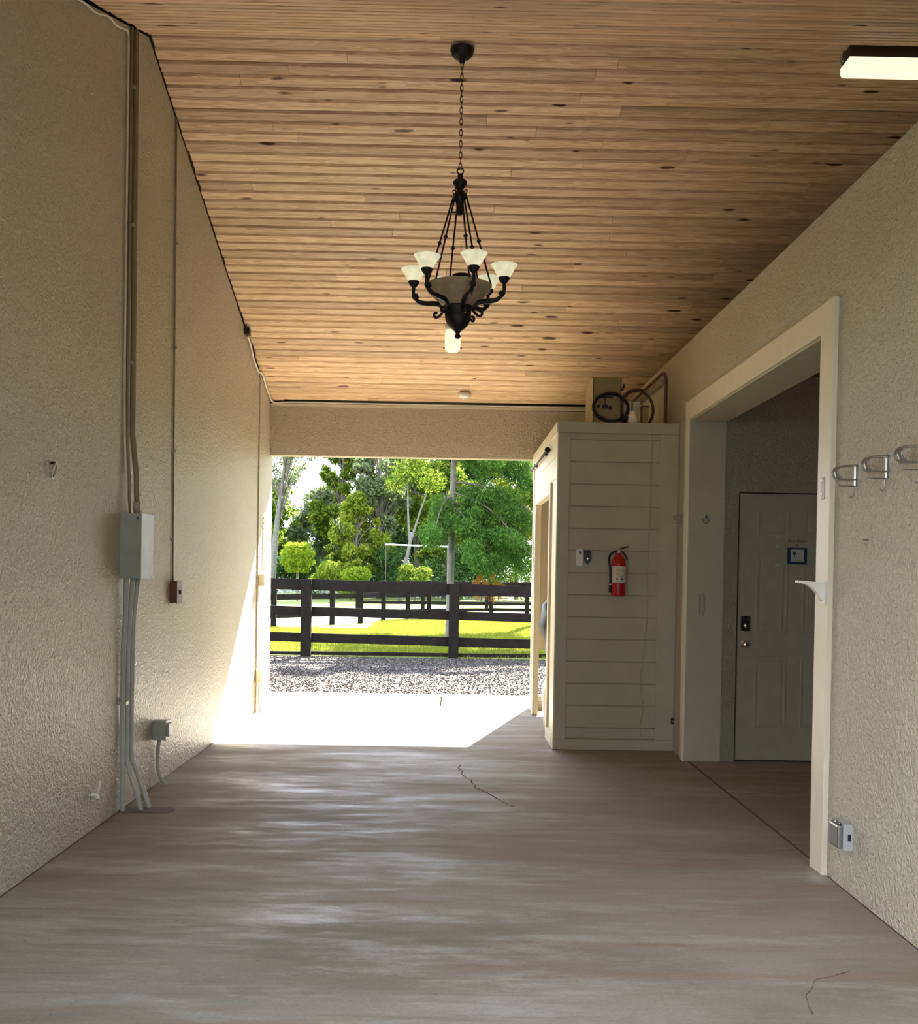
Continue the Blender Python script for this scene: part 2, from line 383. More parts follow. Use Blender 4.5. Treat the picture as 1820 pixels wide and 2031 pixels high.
def tag(o, label, cat=None, group=None, kind=None):
    if label: o['label'] = label
    if cat: o['category'] = cat
    if group: o['group'] = group
    if kind: o['kind'] = kind
    return o

def thing(name, label, cat, loc, group=None, kind=None):
    o = bpy.data.objects.new(name, None); C.objects.link(o); o.location = loc; o.empty_display_size = 0.1
    return tag(o, label, cat, group, kind)

def raw(name, verts, faces, mat, parent=None, kind=None, label=None):
    me = bpy.data.meshes.new(name)
    verts = np.asarray(verts, dtype=np.float32); faces = np.asarray(faces, dtype=np.int32)
    if parent: verts = verts - np.array(wloc(parent), dtype=np.float32)
    k = faces.shape[1]
    me.vertices.add(len(verts)); me.vertices.foreach_set('co', verts.ravel())
    me.loops.add(faces.size); me.loops.foreach_set('vertex_index', faces.ravel())
    me.polygons.add(len(faces)); me.polygons.foreach_set('loop_start', np.arange(0, faces.size, k, dtype=np.int32))
    me.polygons.foreach_set('loop_total', np.full(len(faces), k, dtype=np.int32))
    me.update(calc_edges=True); me.materials.append(M[mat])
    o = bpy.data.objects.new(name, me); C.objects.link(o); o.parent = parent
    if kind: o['kind'] = kind
    if label: o['label'] = label
    return o

def text_bm(s, size, x, y, z, align='CENTER'):
    cu = bpy.data.curves.new('lettering', 'FONT'); cu.body = s; cu.size = size; cu.align_x = align; cu.extrude = 0.0004
    t = bpy.data.objects.new('lettering', cu); C.objects.link(t)
    dg = bpy.context.evaluated_depsgraph_get(); me = bpy.data.meshes.new_from_object(t.evaluated_get(dg))
    bm = bmesh.new(); bm.from_mesh(me); bpy.data.objects.remove(t); bpy.data.meshes.remove(me); bpy.data.curves.remove(cu)
    for v in bm.verts: v.co = Vector((x + v.co.x, y - v.co.z, z + v.co.y))
    return bm

# ------------------------------------------------------------------ dimensions of the building (metres)
WL, WR = -1.900, 1.822       # passage walls
RY, RZ, SL = 6.157, 4.678, 0.365   # ridge, roof slope
YF, YN = 10.33, 1.98         # far and near outer walls
XA, XB = -4.0, 7.0
def cz(y): return RZ - SL * abs(y - RY)

# ------------------------------------------------------------------ structure
tag(obj('floor', box(XA, XB, 0.6, YF + .15, -0.15, 0), 'floor'), 'stained smooth concrete slab floor of the passage', 'floor', kind='structure')
floor = bpy.data.objects['floor']

wl = obj('wall_left', prism([(YN, 0), (YF + .15, 0), (YF + .15, cz(YF + .15) - .02), (RY, RZ - .012), (YN, cz(YN) - .012)], 'x', WL - .2, WL), 'wall')
tag(wl, 'tall cream stucco wall on the left with pipes and boxes', 'wall', kind='structure')
bm = box(WR, WR + .27, YN, 4.87, 0, 3.233)
bm_box(bm, WR, WR + .27, 4.87, 7.58, 2.61, 3.233); bm_box(bm, WR, WR + .27, 7.58, YF, 0, 3.233)
tag(obj('wall_right', bm, 'wall'), 'cream stucco wall on the right, lower than the ceiling, with the wide opening', 'wall', kind='structure')
bm = box(XA, WL, YF, YF + .15, 0, 3.10); bm_box(bm, WL, 0.86, YF, YF + .15, 2.60, 3.135); bm_box(bm, 0.86, .90, YF, YF + .15, 0, 3.10); bm_box(bm, .90, 1.5, YF, YF + .15, 0, .14); bm_box(bm, .90, 1.5, YF, YF + .15, .62, 3.10); bm_box(bm, 1.5, XB, YF, YF + .15, 0, 3.10)
tag(obj('wall_back', bm, 'wall'), 'stucco end wall and header over the sunlit far opening', 'wall', kind='structure')
bm = box(XA, WL - .2, YN - .15, YN, 0, 3.10); bm_box(bm, WL - .2, WR + .27, YN - .15, YN, 2.80, 3.12); bm_box(bm, WR + .27, XB, YN - .15, YN, 0, 3.10)
bm_box(bm, WL - .2, WL, YN - .15, YN, 0, 2.8); bm_box(bm, WR, WR + .27, YN - .15, YN, 0, 2.8)
tag(obj('wall_front', bm, 'wall'), 'stucco front wall around the near opening', 'wall', kind='structure')
for nm, x0 in (('wall_outer_right', XB), ('wall_outer_left', XA - .15)):
    tag(obj(nm, prism([(YN - .15, 0), (YF + .15, 0), (YF + .15, cz(YF) - .06), (RY, RZ), (YN - .15, cz(YN) - .06)], 'x', x0, x0 + .15), 'wall'), 'outer gable wall of the barn', 'wall', kind='structure')
# side room behind the wide opening
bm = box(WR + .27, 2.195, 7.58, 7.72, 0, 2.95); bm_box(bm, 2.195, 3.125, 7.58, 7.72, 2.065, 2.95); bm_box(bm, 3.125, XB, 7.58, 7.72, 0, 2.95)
tag(obj('wall_side_room', bm, 'wall_shaded'), 'shaded stucco wall of the side room holding the panelled door', 'wall', kind='structure')
tag(obj('trim_9', box(WR + .27, XB, 7.72, 7.78, 2.93, 2.95), 'deck'), 'top plate of the side room wall', 'trim', kind='structure')

# ceiling: roof deck and individual pine boards
EY = 11.10
t_ = 0.024
deck = prism([(RY, RZ + t_), (EY, cz(EY) + t_), (EY, cz(EY) + .16), (RY, RZ + .16), (2 * RY - EY, cz(EY) + .16), (2 * RY - EY, cz(EY) + t_)], 'x', XA - .4, XB + .4)
ceiling = tag(obj('ceiling', deck, 'deck'), 'pine board ceiling rising to a ridge under the barn roof', 'ceiling', kind='structure')
def board(y0, y1, x0, x1, side):
    """tongue and groove board across the passage with chamfered lower edges"""
    c = 0.0095; dz = random.uniform(0, .0016)
    def P(y, d): return (y, cz(y) + d - dz)
    g = 0.0040
    pts = [P(y0 + g, t_), P(y0 + g, c), P(y0 + g + c, 0), P(y1 - g - c, 0), P(y1 - g, c), P(y1 - g, t_)]
    return prism(pts, 'x', x0, x1)
pitch = 0.0907
for side in (1, -1):
    k = 0
    while True:
        a = RY + side * (k * pitch); b_ = RY + side * ((k + 1) * pitch)
        y0, y1 = min(a, b_), max(a, b_)
        if side == 1 and y1 > YF + .02: break
        if side == -1 and y0 < YN - .01: break
        x = WL + random.choice((0.004, 0.008, 0.014, 0.02, 0.006))
        cuts = []
        if side == 1 or k < 14:
            c1 = random.uniform(-1.6, 2.6); cuts = [c1]
            if random.random() < .45: cuts.append(c1 + random.uniform(1.2, 2.4))
        xs = [x] + cuts + [XB]
        for i in range(len(xs) - 1):
            obj('ceiling_board', board(y0, y1, xs[i] + (.0012 if i else 0), xs[i + 1] - .0012, side), 'board', ceiling)
        k += 1
# eave soffit boards outside and metal roofing
tag(obj('roof', prism([(RY, RZ + .16), (EY + .05, cz(EY + .05) + .16), (EY + .05, cz(EY + .05) + .185), (RY, RZ + .185), (2 * RY - EY - .05, cz(EY + .05) + .185), (2 * RY - EY - .05, cz(EY + .05) + .16)], 'x', XA - .5, XB + .5), 'roof'), 'metal roofing above the boarded ceiling', 'roof', kind='structure')

# trims of the wide opening
tag(obj('trim_1', box(WR - .028, WR, 4.707, 4.868, 0, 2.757, .004), 'trim'), 'flat cream casing board on the near side of the wide opening', 'trim', kind='structure')
tag(obj('trim_2', box(WR - .024, WR, 4.868, 7.68, 2.612, 2.757, .004), 'trim'), 'flat cream head board above the wide opening', 'trim', kind='structure')
tag(obj('trim_3', box(WR - .024, WR, 7.58, 7.68, 0, 2.612, .004), 'trim'), 'narrow cream casing board on the far side of the wide opening', 'trim', kind='structure')
tag(obj('trim_4', box(WR - .012, WR + .262, 7.566, 7.58, 0, 2.60), 'shaded_paint'), 'smooth board lining the far jamb of the wide opening', 'trim', kind='structure')
tag(obj('trim_5', box(WR - .012, WR + .27, 4.885, 7.58, 2.597, 2.61), 'shaded_paint'), 'smooth board lining the head of the wide opening', 'trim', kind='structure')
tag(obj('trim_6', box(WR - .012, WR + .27, 4.87, 4.884, 0, 2.61), 'shaded_paint'), 'smooth board lining the near jamb of the wide opening', 'trim', kind='structure')
# far end strip on the left wall, header cap strip
tag(obj('trim_7', prism([(9.78, 0), (YF + .15, 0), (YF + .15, cz(YF + .15) - .03), (9.78, cz(9.78) - .03)], 'x', WL, WL + .014), 'wall'), 'slightly proud stucco strip at the far end of the left wall', 'trim', kind='structure')
tag(obj('trim_8', box(WL + .02, WR, YF - .016, YF, 3.108, 3.132), 'trim'), 'thin cream cap strip along the top of the header', 'trim', kind='structure')

# floor joints, cracks, dark patch
def strip(pts, wd, z=0.0008):
    bm = bmesh.new(); prev = None
    for i, p in enumerate(pts):
        a = Vector(pts[max(0, i - 1)]); b = Vector(pts[min(len(pts) - 1, i + 1)]); d = (b - a).normalized(); n = Vector((-d.y, d.x)) * wd * random.uniform(.3, 1.1) / 2
        v = (bm.verts.new((p[0] + n.x, p[1] + n.y, z)), bm.verts.new((p[0] - n.x, p[1] - n.y, z)))
        if prev: bm.faces.new((prev[0], prev[1], v[1], v[0]))
        prev = v
    return bm
def jag(pts, n=8, j=.02):
    out = []
    for i in range(len(pts) - 1):
        for k in range(n):
            t = k / n; out.append((pts[i][0] + (pts[i + 1][0] - pts[i][0]) * t + random.uniform(-j, j), pts[i][1] + (pts[i + 1][1] - pts[i][1]) * t + random.uniform(-j, j)))
    out.append(pts[-1]); return out
obj('crack', strip(jag([(0.09, 7.30), (0.10, 7.02), (0.19, 6.56), (0.42, 6.0)], 7, .018), .012), 'crack', floor)
obj('crack', strip(jag([(1.60, 7.35), (1.35, 6.95), (0.95, 6.45)], 8, .012), .005), 'crack', floor)
obj('crack', strip(jag([(1.20, 3.20), (1.22, 3.32), (1.32, 3.48), (1.47, 3.56)], 5, .006), .004), 'crack', floor)
obj('joint', strip([(WR + .02, 7.56), (WR + .02, 6.6), (WR + .02, 5.6), (WR + .02, 4.88)], .016), 'crack', floor)
obj('joint', strip([(WL + .004, YF), (WL + .004, 7), (WL + .004, 4), (WL + .004, 2)], .008), 'crack', floor)
obj('joint', strip([(WR - .004, 4.7), (WR - .004, 4), (WR - .004, 3), (WR - .004, 2)], .012), 'crack', floor)
bm = bmesh.new()
o_ = [(-1.90, 5.73), (-1.75, 5.72), (-1.62, 5.725), (-1.585, 5.76), (-1.585, 5.82), (-1.62, 5.86), (-1.75, 5.865), (-1.9, 5.88)]
obj('patch', prism(o_, 'z', 0, 0.003), 'stain', floor)

# pavement outside: two slabs
pv = tag(thing('pavement', 'pale concrete walk outside the far opening', 'pavement', (0, 11, 0), kind='structure'), None)
XJ = -0.08
for x0, x1 in ((-9, -5.2), (-5.19, XJ - 0.006), (XJ + 0.006, 5.0), (5.01, 9.5)):
    obj('slab', box(x0, x1, YF + .162, 11.52, -0.12, -0.004, .006), 'pave', pv)
fa = tag(obj('driveway', box(-12, 12, -14, 0.59, -0.1, -0.005), 'asphalt'), 'dark asphalt forecourt at the near opening', 'driveway', kind='structure')
gd = tag(obj('ground', box(-90, 90, -40, 140, -0.5, -0.125), 'grassbed'), 'open grassy ground around the barn', 'ground', kind='structure')
dv = tag(obj('gravel_drive', box(-30, 30, 11.525, 16.62, -0.12, -0.03), 'gravel'), 'grey pebble drive between the walk and the black fence', 'drive', kind='structure')
lw = tag(obj('lawn', box(-60, 60, 16.62, 120, -0.12, -0.02), 'grassbed'), 'bright lawn beyond the black board fence', 'lawn', kind='structure')
rd = tag(obj('gravel_road', prism([(-14, 19.6), (-4.5, 24.8), (-2.4, 27.3), (0.0, 30.6), (3, 31.7), (40, 34), (40, 40), (3, 36.8), (-2.0, 35.2), (-6, 30.0), (-16, 24)], 'z', -0.1, -0.012), 'road'), 'pale gravel road curving past the second fence', 'road', kind='structure')

# pebbles on the drive
n = 24000
px = RNG.uniform(-4.2, 3.0, n); py = 11.6 + (RNG.random(n)) * 5.0; s = RNG.uniform(.006, .014, n)
base = np.array([(1, 0, 0), (-1, 0, 0), (0, 1, 0), (0, -1, 0), (0, 0, .7), (0, 0, -.7)], dtype=np.float32)
jit = RNG.uniform(.7, 1.25, (n, 6, 3)); an = RNG.uniform(0, PI, n); co = np.cos(an); si = np.sin(an)
V = base[None] * jit * s[:, None, None]
V = np.stack([V[..., 0] * co[:, None] - V[..., 1] * si[:, None], V[..., 0] * si[:, None] + V[..., 1] * co[:, None], V[..., 2]], -1) + np.stack([px, py, np.full(n, -.026)], -1)[:, None]
F = np.array([(0, 2, 4), (2, 1, 4), (1, 3, 4), (3, 0, 4), (2, 0, 5), (1, 2, 5), (3, 1, 5), (0, 3, 5)])
Fa = (F[None] + (np.arange(n) * 6)[:, None, None]).reshape(-1, 3)
o = raw('pebbles', V.reshape(-1, 3), Fa, 'stone', kind='stuff'); tag(o, 'loose grey and tan pebbles covering the drive', 'pebbles')

# grass blades
def blades(n, xr, yr, h0, h1):
    x = RNG.uniform(*xr, n); y = RNG.uniform(*yr, n); h = RNG.uniform(h0, h1, n); a = RNG.uniform(0, PI * 2, n); w_ = RNG.uniform(.006, .014, n)
    lx = RNG.normal(0, .02, n); ly = RNG.normal(0, .02, n); z0 = -.022
    p0 = np.stack([x - np.cos(a) * w_, y - np.sin(a) * w_, np.full(n, z0)], -1); p1 = np.stack([x + np.cos(a) * w_, y + np.sin(a) * w_, np.full(n, z0)], -1)
    p2 = np.stack([x + lx, y + ly, z0 + h], -1)
    return np.stack([p0, p1, p2], 1).reshape(-1, 3), np.arange(n * 3).reshape(-1, 3)
v, f_ = blades(90000, (-5.5, 4.5), (16.7, 24.3), .025, .07)
o = raw('grass', v, f_, 'blade', kind='stuff'); tag(o, 'short sunlit grass just beyond the black board fence', 'grass')
v, f_ = blades(60000, (-2.0, 5.5), (24.3, 30.5), .03, .08)
m_ = (v.reshape(-1, 3, 3)[:, 0, 1] < 25.3 + (v.reshape(-1, 3, 3)[:, 0, 0] + 4.5) * 1.25)
v = v.reshape(-1, 3, 3)[m_].reshape(-1, 3)
o = raw('grass', v, np.arange(len(v)).reshape(-1, 3), 'blade', kind='stuff'); tag(o, 'grass strip in front of the second fence line', 'grass')

# ------------------------------------------------------------------ fences
def fence(name, label, posts, rails, ph, pw, mat, rt=.035, thick=.1, slope=0.0, group=None):
    """posts: (x,y); rails: (z0,z1) boards nailed behind the posts, one board per bay"""
    t = thing(name, label, 'fence', (posts[0][0], posts[0][1], 0), group)
    x0 = posts[0][0]
    for (x, y) in posts:
        bm = box(x - pw / 2, x + pw / 2, y, y + thick, -.05, ph - slope * (x - x0), .004)
        obj('post', bm, mat, t)
    for (xa, ya), (xb, yb) in zip(posts[:-1], posts[1:]):
        for z0, z1 in rails:
            bm = bmesh.new(); vv = []
            for (x, y) in ((xa, ya), (xb, yb)):
                dz = slope * (x - x0) if z0 > .1 else 0
                jz = random.uniform(-.004, .004)
                for (dy, z) in ((thick, z0), (thick + rt, z0), (thick + rt, z1), (thick, z1)):
                    vv.append(bm.verts.new((x, y + dy, z - dz + jz)))
            for k in range(4): bm.faces.new((vv[k], vv[(k + 1) % 4], vv[4 + (k + 1) % 4], vv[4 + k]))
            bm.faces.new(vv[0:4]); bm.faces.new(vv[4:8][::-1])
            obj('rail', bm, mat, t)
    return t
fence('board_fence', 'nearest black board fence standing along the far edge of the pebble drive', [(x, 16.52 + .035 * (x + 2.39)) for x in (-9.71, -7.27, -4.83, -2.385, .075, 2.53, 4.98, 7.43)],
      [(1.19, 1.375), (.765, .915), (.32, .475), (-.01, .05)], 1.375, .17, 'fence', slope=.016)
fence('board_fence', 'second black board fence running at an angle along the road behind the nearest one', [(-9.2, 19.4), (-6.6, 22.2), (-4.317, 24.4), (-3.07, 25.99), (-2.42, 26.97), (-1.87, 28.1), (-1.22, 29.0), (-.615, 29.7), (.1, 30.5), (1.30, 31.2), (2.45, 31.4), (4.8, 31.9), (7.2, 32.4)],
      [(1.0, 1.12), (.66, .80), (.20, .30)], 1.14, .13, 'fence')
fence('board_fence', 'third black board fence on the far side of the gravel road', [(x, 37.4 + .16 * (x - 1)) for x in (-3.4, -1.0, 1.4, 3.8, 6.2, 8.6, 11.0)],
      [(.80, .90), (.55, .68), (.18, .30)], .92, .14, 'fence')
fence('board_fence', 'white three rail fence across the far paddock', [(x, 54 - .1 * x) for x in np.arange(-15.5, 4.5, 1.25)],
      [(.86, 1.02), (.5, .64), (.14, .26)], 1.1, .14, 'fence_white')

# white bar frame in the trees
t = thing('goal_frame', 'thin white bar held up on two slim posts in front of the wood', 'frame', (-2, 47, 0))
obj('crossbar', tube([(-3.1, 47, 2.66), (-0.1, 47, 2.60)], .035, 8), 'fence_white', t)
for x in (-3.05, -.15): obj('post', tube([(x, 47, -.02), (x, 47, 2.62)], .02, 8), 'barkd', t)

# ------------------------------------------------------------------ trees
def leafcloud(centres, radii, count, size, flat=.8, droop=0.0, shape=(1, 1, .8)):
    centres = np.array(centres); radii = np.array(radii[:len(centres)])
    p = radii ** 2; p = p / p.sum()
    ix = RNG.choice(len(centres), count, p=p)
    d = RNG.normal(0, 1, (count, 3)); d /= np.linalg.norm(d, axis=1)[:, None]
    r = RNG.random(count) ** .45
    P = centres[ix] + d * (radii[ix] * r)[:, None] * np.array(shape)
    a = RNG.normal(0, 1, (count, 3)); a[:, 2] -= droop; a /= np.linalg.norm(a, axis=1)[:, None]
    b = RNG.normal(0, 1, (count, 3)); b -= (a * b).sum(1)[:, None] * a; b /= np.linalg.norm(b, axis=1)[:, None]
    s = RNG.uniform(size * .6, size * 1.3, count)[:, None]
    q = np.stack([P - a * s, P - b * s * flat * .5, P + a * s, P + b * s * flat * .5], 1).reshape(-1, 3)
    return q, np.arange(count * 4).reshape(-1, 4)

def tree(name, label, x, y, h, r, leaf, cat='tree', trunk_r=.13, lean=(0, 0), count=7000, size=.14, blobs=26, z0=.3, bark='bark', group=None, spread=.42, shape=(1, 1, .8), vis_trunk=True, droop=0., flat=.8):
    t = thing(name, label, cat, (x, y, -.02), group)
    nseg = 7; pts = []
    for i in range(nseg):
        k = i / (nseg - 1)
        pts.append((x + lean[0] * k + (random.uniform(-.07, .07) if 0 < i else 0), y + lean[1] * k, -.05 + (h * .92 + .05) * k))
    obj('trunk', tube(smooth_path(pts, 3), [trunk_r * (1 - .8 * i / (3 * (nseg - 1))) for i in range(3 * (nseg - 1) + 1)], 8), bark, t, smooth=True)
    cs, rs = [], []; br = bmesh.new()
    blobs = int(blobs * 2.6)
    for i in range(blobs):
        k = random.uniform(z0, 1.0); prof = math.sin(PI * min(1, max(.08, (k - z0) / (1.001 - z0))) ** .8) * .8 + .2
        a = random.uniform(0, 2 * PI); d = r * prof * random.uniform(.3, 1.0)
        base = Vector((x + lean[0] * k, y + lean[1] * k, h * max(.15, k - .16) * .92)); tip = Vector((base.x + math.cos(a) * d, base.y + math.sin(a) * d, h * k))
        cs.append(tuple(tip)); rs.append(r * spread * random.uniform(.3, .75))
        mid = (base + tip) / 2 + Vector((0, 0, .12 * d))
        bm_tube(br, smooth_path([base, mid, tip], 3), [trunk_r * .2 * (1 - .12 * q) for q in range(7)], 5)
    obj('branch', br, 'bark', t, smooth=True)['kind'] = 'stuff'
    q, f = leafcloud(cs, rs, int(count * 2.0), size, shape=shape, droop=droop, flat=flat)
    o = raw('foliage', q, f, leaf, t, kind='stuff')
    return t

tree('tall_tree', 'slender leaning tall tree with bare grey trunk left of the round bush', -9.0, 50, 9.2, 2.2, 'leaf_blue', lean=(.75, 0), trunk_r=.2, count=2600, size=.10, blobs=14, z0=.62, bark='barkl')
tree('broadleaf_tree', 'bushy yellow green tree behind the round bush at the far left', -10.8, 56, 6.4, 2.8, 'leaf_mid', count=9000, z0=.2)
tree('broadleaf_tree', 'grey green loose tree directly behind the round bush', -7.3, 58, 6.0, 2.6, 'leaf_blue', count=8000, z0=.15)
tree('broadleaf_tree', 'airy tree with pale crown reaching up to the header left of centre', -5.9, 54, 9.0, 1.7, 'leaf_mid', count=6500, z0=.2, trunk_r=.17, spread=.4)
tree('broadleaf_tree', 'bright yellow green bushy tree left of the pale forked trunk', -4.7, 50, 5.2, 1.5, 'leaf_light', count=5200, z0=.2)
tree('broadleaf_tree', 'tall thin tree with bluish pale leaves near the centre', -3.65, 51, 9.6, 1.5, 'leaf_blue', count=5600, z0=.35, trunk_r=.15, spread=.45, bark='barkl')
tree('broadleaf_tree', 'sunlit yellow crowned tree just left of the cypress', -1.9, 56, 9.8, 2.5, 'leaf_light', count=8500, z0=.42, trunk_r=.2)
tree('broadleaf_tree', 'dense dark tree behind the pale forked trunk', -2.3, 62, 7.0, 3.2, 'leaf_dark', count=12000, z0=.08)
tree('broadleaf_tree', 'dense dark tree behind the cypress', 1.4, 60, 9.0, 3.4, 'leaf_dark', count=12000, z0=.08)
tree('broadleaf_tree', 'light green tree behind the cypress at the far right', 3.6, 54, 10.5, 2.8, 'leaf_light', count=9000, z0=.35)
tree('broadleaf_tree', 'mid green tree filling the gap behind the cypress trunk', -.3, 53, 8.0, 2.2, 'leaf_mid', count=8000, z0=.2)
tree('broadleaf_tree', 'dark tree between the tall leaning tree and the airy tree, far back', -8.6, 66, 6.2, 3.4, 'leaf_dark', count=9000, z0=.1)
tree('broadleaf_tree', 'dark tree far back behind the yellow green bushy tree', -5.2, 66, 6.4, 3.0, 'leaf_dark', count=9000, z0=.1)
tree('broadleaf_tree', 'dense tree beyond the left edge of the opening', -14.5, 56, 7.6, 3.4, 'leaf_mid', count=8000, z0=.15)
tree('broadleaf_tree', 'dense tree beyond the right edge of the opening', 8.0, 56, 9.8, 3.6, 'leaf_mid', count=8000, z0=.15)
# forked pale trunk
t = thing('forked_tree', 'pale bare trunk forking into two white limbs near the centre of the wood', 'tree', (-2.35, 48, -.02))
obj('trunk', tube(smooth_path([(-2.4, 48, -.05), (-2.3, 48, 1.2), (-2.05, 48, 2.3), (-1.9, 48, 3.3)], 4), [.11 - .003 * i for i in range(13)], 8), 'barkl', t, smooth=True)
for tip in ((-2.15, 48.2, 6.2), (-1.05, 48, 5.6)):
    obj('limb', tube(smooth_path([(-1.98, 48, 2.7), ((tip[0] - 1.9) / 2 - .05, 48, 4.2), tip], 4), [.07 - .006 * i for i in range(9)], 7), 'barkl', t, smooth=True)
q, f_ = leafcloud([(-2.2, 48.2, 6.3), (-1.0, 48, 5.8), (-1.7, 48.3, 7.0), (-2.7, 48, 5.6)], [.8, .8, .9, .6], 2200, .09)
raw('foliage', q, f_, 'leaf_mid', t, kind='stuff')
# undergrowth: each shrub its own
for i, (x, y, rr, hh, lf, lb) in enumerate([
    (-12.0, 49, 1.6, 2.2, 'leaf_mid', 'green shrub at the left edge of the view under the leaning tree'),
    (-9.6, 52, 1.6, 2.4, 'leaf_dark', 'dark shrub behind the base of the leaning tree'),
    (-5.9, 49, 1.0, 2.0, 'leaf_light', 'yellow green shrub right beside the round bush'),
    (-4.4, 46.5, .85, 1.75, 'bush', 'bright yellow shrub between the thin trunks'),
    (-3.4, 50, 1.5, 2.9, 'leaf_dark', 'dark shrub behind the bright yellow shrub'),
    (-1.6, 45, .75, 2.1, 'leaf_mid', 'narrow conical shrub below the white crossbar'),
    (-.4, 50, 1.7, 3.0, 'leaf_dark', 'deep green shrub below the right end of the white crossbar'),
    (1.6, 50, 1.8, 3.0, 'leaf_dark', 'deep green shrub behind the drooping cypress branches'),
    (4.4, 50, 2.0, 3.0, 'leaf_mid', 'shrub at the right edge behind the cypress'),
    (-7.6, 53, 1.5, 2.6, 'leaf_dark', 'dark shrub right behind the round bush')]):
    t = thing('shrub', lb, 'shrub', (x, y, -.02))
    cs = [(x + random.uniform(-1, 1) * rr * .6, y + random.uniform(-.6, .6) * rr, hh * random.uniform(.2, .75)) for _ in range(9)]
    q, f_ = leafcloud(cs, [rr * .55] * 9, 4200, .085)
    q[:, 2] = np.maximum(q[:, 2], -.01)
    raw('foliage', q, f_, lf, t, kind='stuff')
    obj('stem', tube([(x, y, -.05), (x + .05, y, hh * .6)], .05, 6), 'bark', t)
# clipped round bush
t = thing('round_bush', 'bright round clipped bush on a short stem at the left', 'bush', (-6.9, 45, -.02))
obj('stem', tube([(-6.9, 45, -.05), (-6.9, 45, 1.3)], .06, 8), 'bark', t)
q, f_ = leafcloud([(-6.9, 45, 1.95)] + [(-6.9 + math.cos(a) * .62 * math.cos(b), 45 + math.sin(a) * .62 * math.cos(b), 1.95 + .62 * math.sin(b)) for a in np.arange(0, 6.28, .7) for b in (-.9, -.3, .3, .9)], [.72] + [.22] * 36, 9000, .055, shape=(1, 1, 1))
raw('foliage', q, f_, 'bush', t, kind='stuff')

# bald cypress close behind the fence
t = thing('cypress_tree', 'large feathery cypress with pale trunk just behind the nearest fence', 'tree', (0, 19.6, -.02))
obj('trunk', tube(smooth_path([(-.02, 19.6, -.06), (0, 19.6, .4), (.02, 19.6, 2.6), (.05, 19.65, 4.2), (.08, 19.7, 5.9)], 5), [.12, .09, .082, .08, .078] + [.076 - .003 * i for i in range(16)], 12), 'barkl', t, smooth=True)
cs, rs = [], []; br = bmesh.new()
def limb(b0, tip, sag=.25, n=13, rad=.24):
    b0 = Vector(b0); tip = Vector(tip); mid = (b0 + tip) / 2 + Vector((0, 0, sag))
    path = smooth_path([b0, mid, tip], 5)
    bm_tube(br, path, [.028 * (1 - .085 * q) for q in range(11)], 5)
    for k in range(n):
        p = path[int((0.25 + .75 * k / max(1, n - 1)) * (len(path) - 1))]
        cs.append((p.x + random.uniform(-.12, .12), p.y + random.uniform(-.3, .3), p.z - random.uniform(.0, .28))); rs.append(rad * random.uniform(.7, 1.15))
random.seed(5)
for b0, tip in [((0, 19.6, 3.2), (1.9, 19.0, 2.3)), ((0, 19.6, 3.0), (1.5, 18.6, 1.75)), ((0, 19.6, 2.6), (.9, 18.9, 1.6)), ((0, 19.6, 2.9), (-.35, 18.9, 2.0)),
                ((0, 19.6, 3.6), (2.2, 19.4, 3.0)), ((0, 19.6, 4.0), (1.6, 18.8, 3.3)), ((0, 19.6, 4.4), (-.5, 18.8, 3.7)), ((0, 19.6, 4.6), (.8, 18.4, 3.75)),
                ((0, 19.6, 3.1), (2.6, 20.2, 2.0)), ((0, 19.6, 2.8), (2.2, 19.2, 1.5)), ((0, 19.6, 5.0), (2.2, 19.0, 4.2)), ((0, 19.6, 5.4), (-.9, 19.4, 4.9)),
                ((0, 19.6, 2.5), (1.5, 19.6, 1.55)), ((0, 19.6, 2.7), (.5, 18.7, 1.75))]:
    limb(b0, tip)
obj('branch', br, 'barkd', t, smooth=True)['kind'] = 'stuff'
q, f_ = leafcloud(cs, rs, 110000, .034, flat=.5, droop=.9, shape=(1.15, 1.1, .8))
raw('foliage', q, f_, 'leaf_cyp', t, kind='stuff')
q, f_ = leafcloud([(.45 + .07 * i, 18.6 + .05 * math.sin(i), 1.20 - .05 * (i % 3) - .09 * j) for i in range(9) for j in range(1 + (i * 2) % 4)] + [(.55, 18.6, 1.3), (.8, 18.6, 1.33)], [.055, .07, .05, .06] * 5 + [.06] * 2 + [.05] * 40, 2400, .022, flat=.4, droop=1.5, shape=(1, 1, 1.6))
raw('foliage', q, f_, 'leaf_dry', t, kind='stuff', label='dry orange brown spray of needles hanging at the tip of a branch')
q, f_ = leafcloud([(.75, 18.6, 3.72), (.95, 18.6, 3.62)], [.16, .14], 700, .028, flat=.45, droop=1)
raw('foliage', q, f_, 'leaf_dry', t, kind='stuff', label='dry orange brown needles high in the crown')
random.seed(21)
tree('shade_tree', 'tall dark trunked tree at the right edge whose crown is above the view', 2.45, 27, 10.5, 3.2, 'leaf_mid', trunk_r=.16, count=6500, size=.12, z0=.5, blobs=34, spread=.3)
tree('shade_tree', 'broad tree standing past the right corner of the barn, outside the opening', 9.5, 25, 9, 3.4, 'leaf_mid', trunk_r=.2, count=8000, size=.12, z0=.42, blobs=30, spread=.3)

for (x, y, h_) in ([(-7.5, -19, 10.5), (-3.0, -17, 10), (1.5, -18, 11), (6.0, -15, 11), (9.5, -10, 10.5), (11.5, -4.5, 10), (13.5, -14, 12)]):  # unseen trees added behind the camera to cut low sky light
    tree('blocker_tree', 'unseen dense tree added behind the camera to shade the near opening', x, y, h_, 3.6, 'leaf_dark', trunk_r=.25, count=5000, size=.3, z0=.08, blobs=24, group='added shading trees')

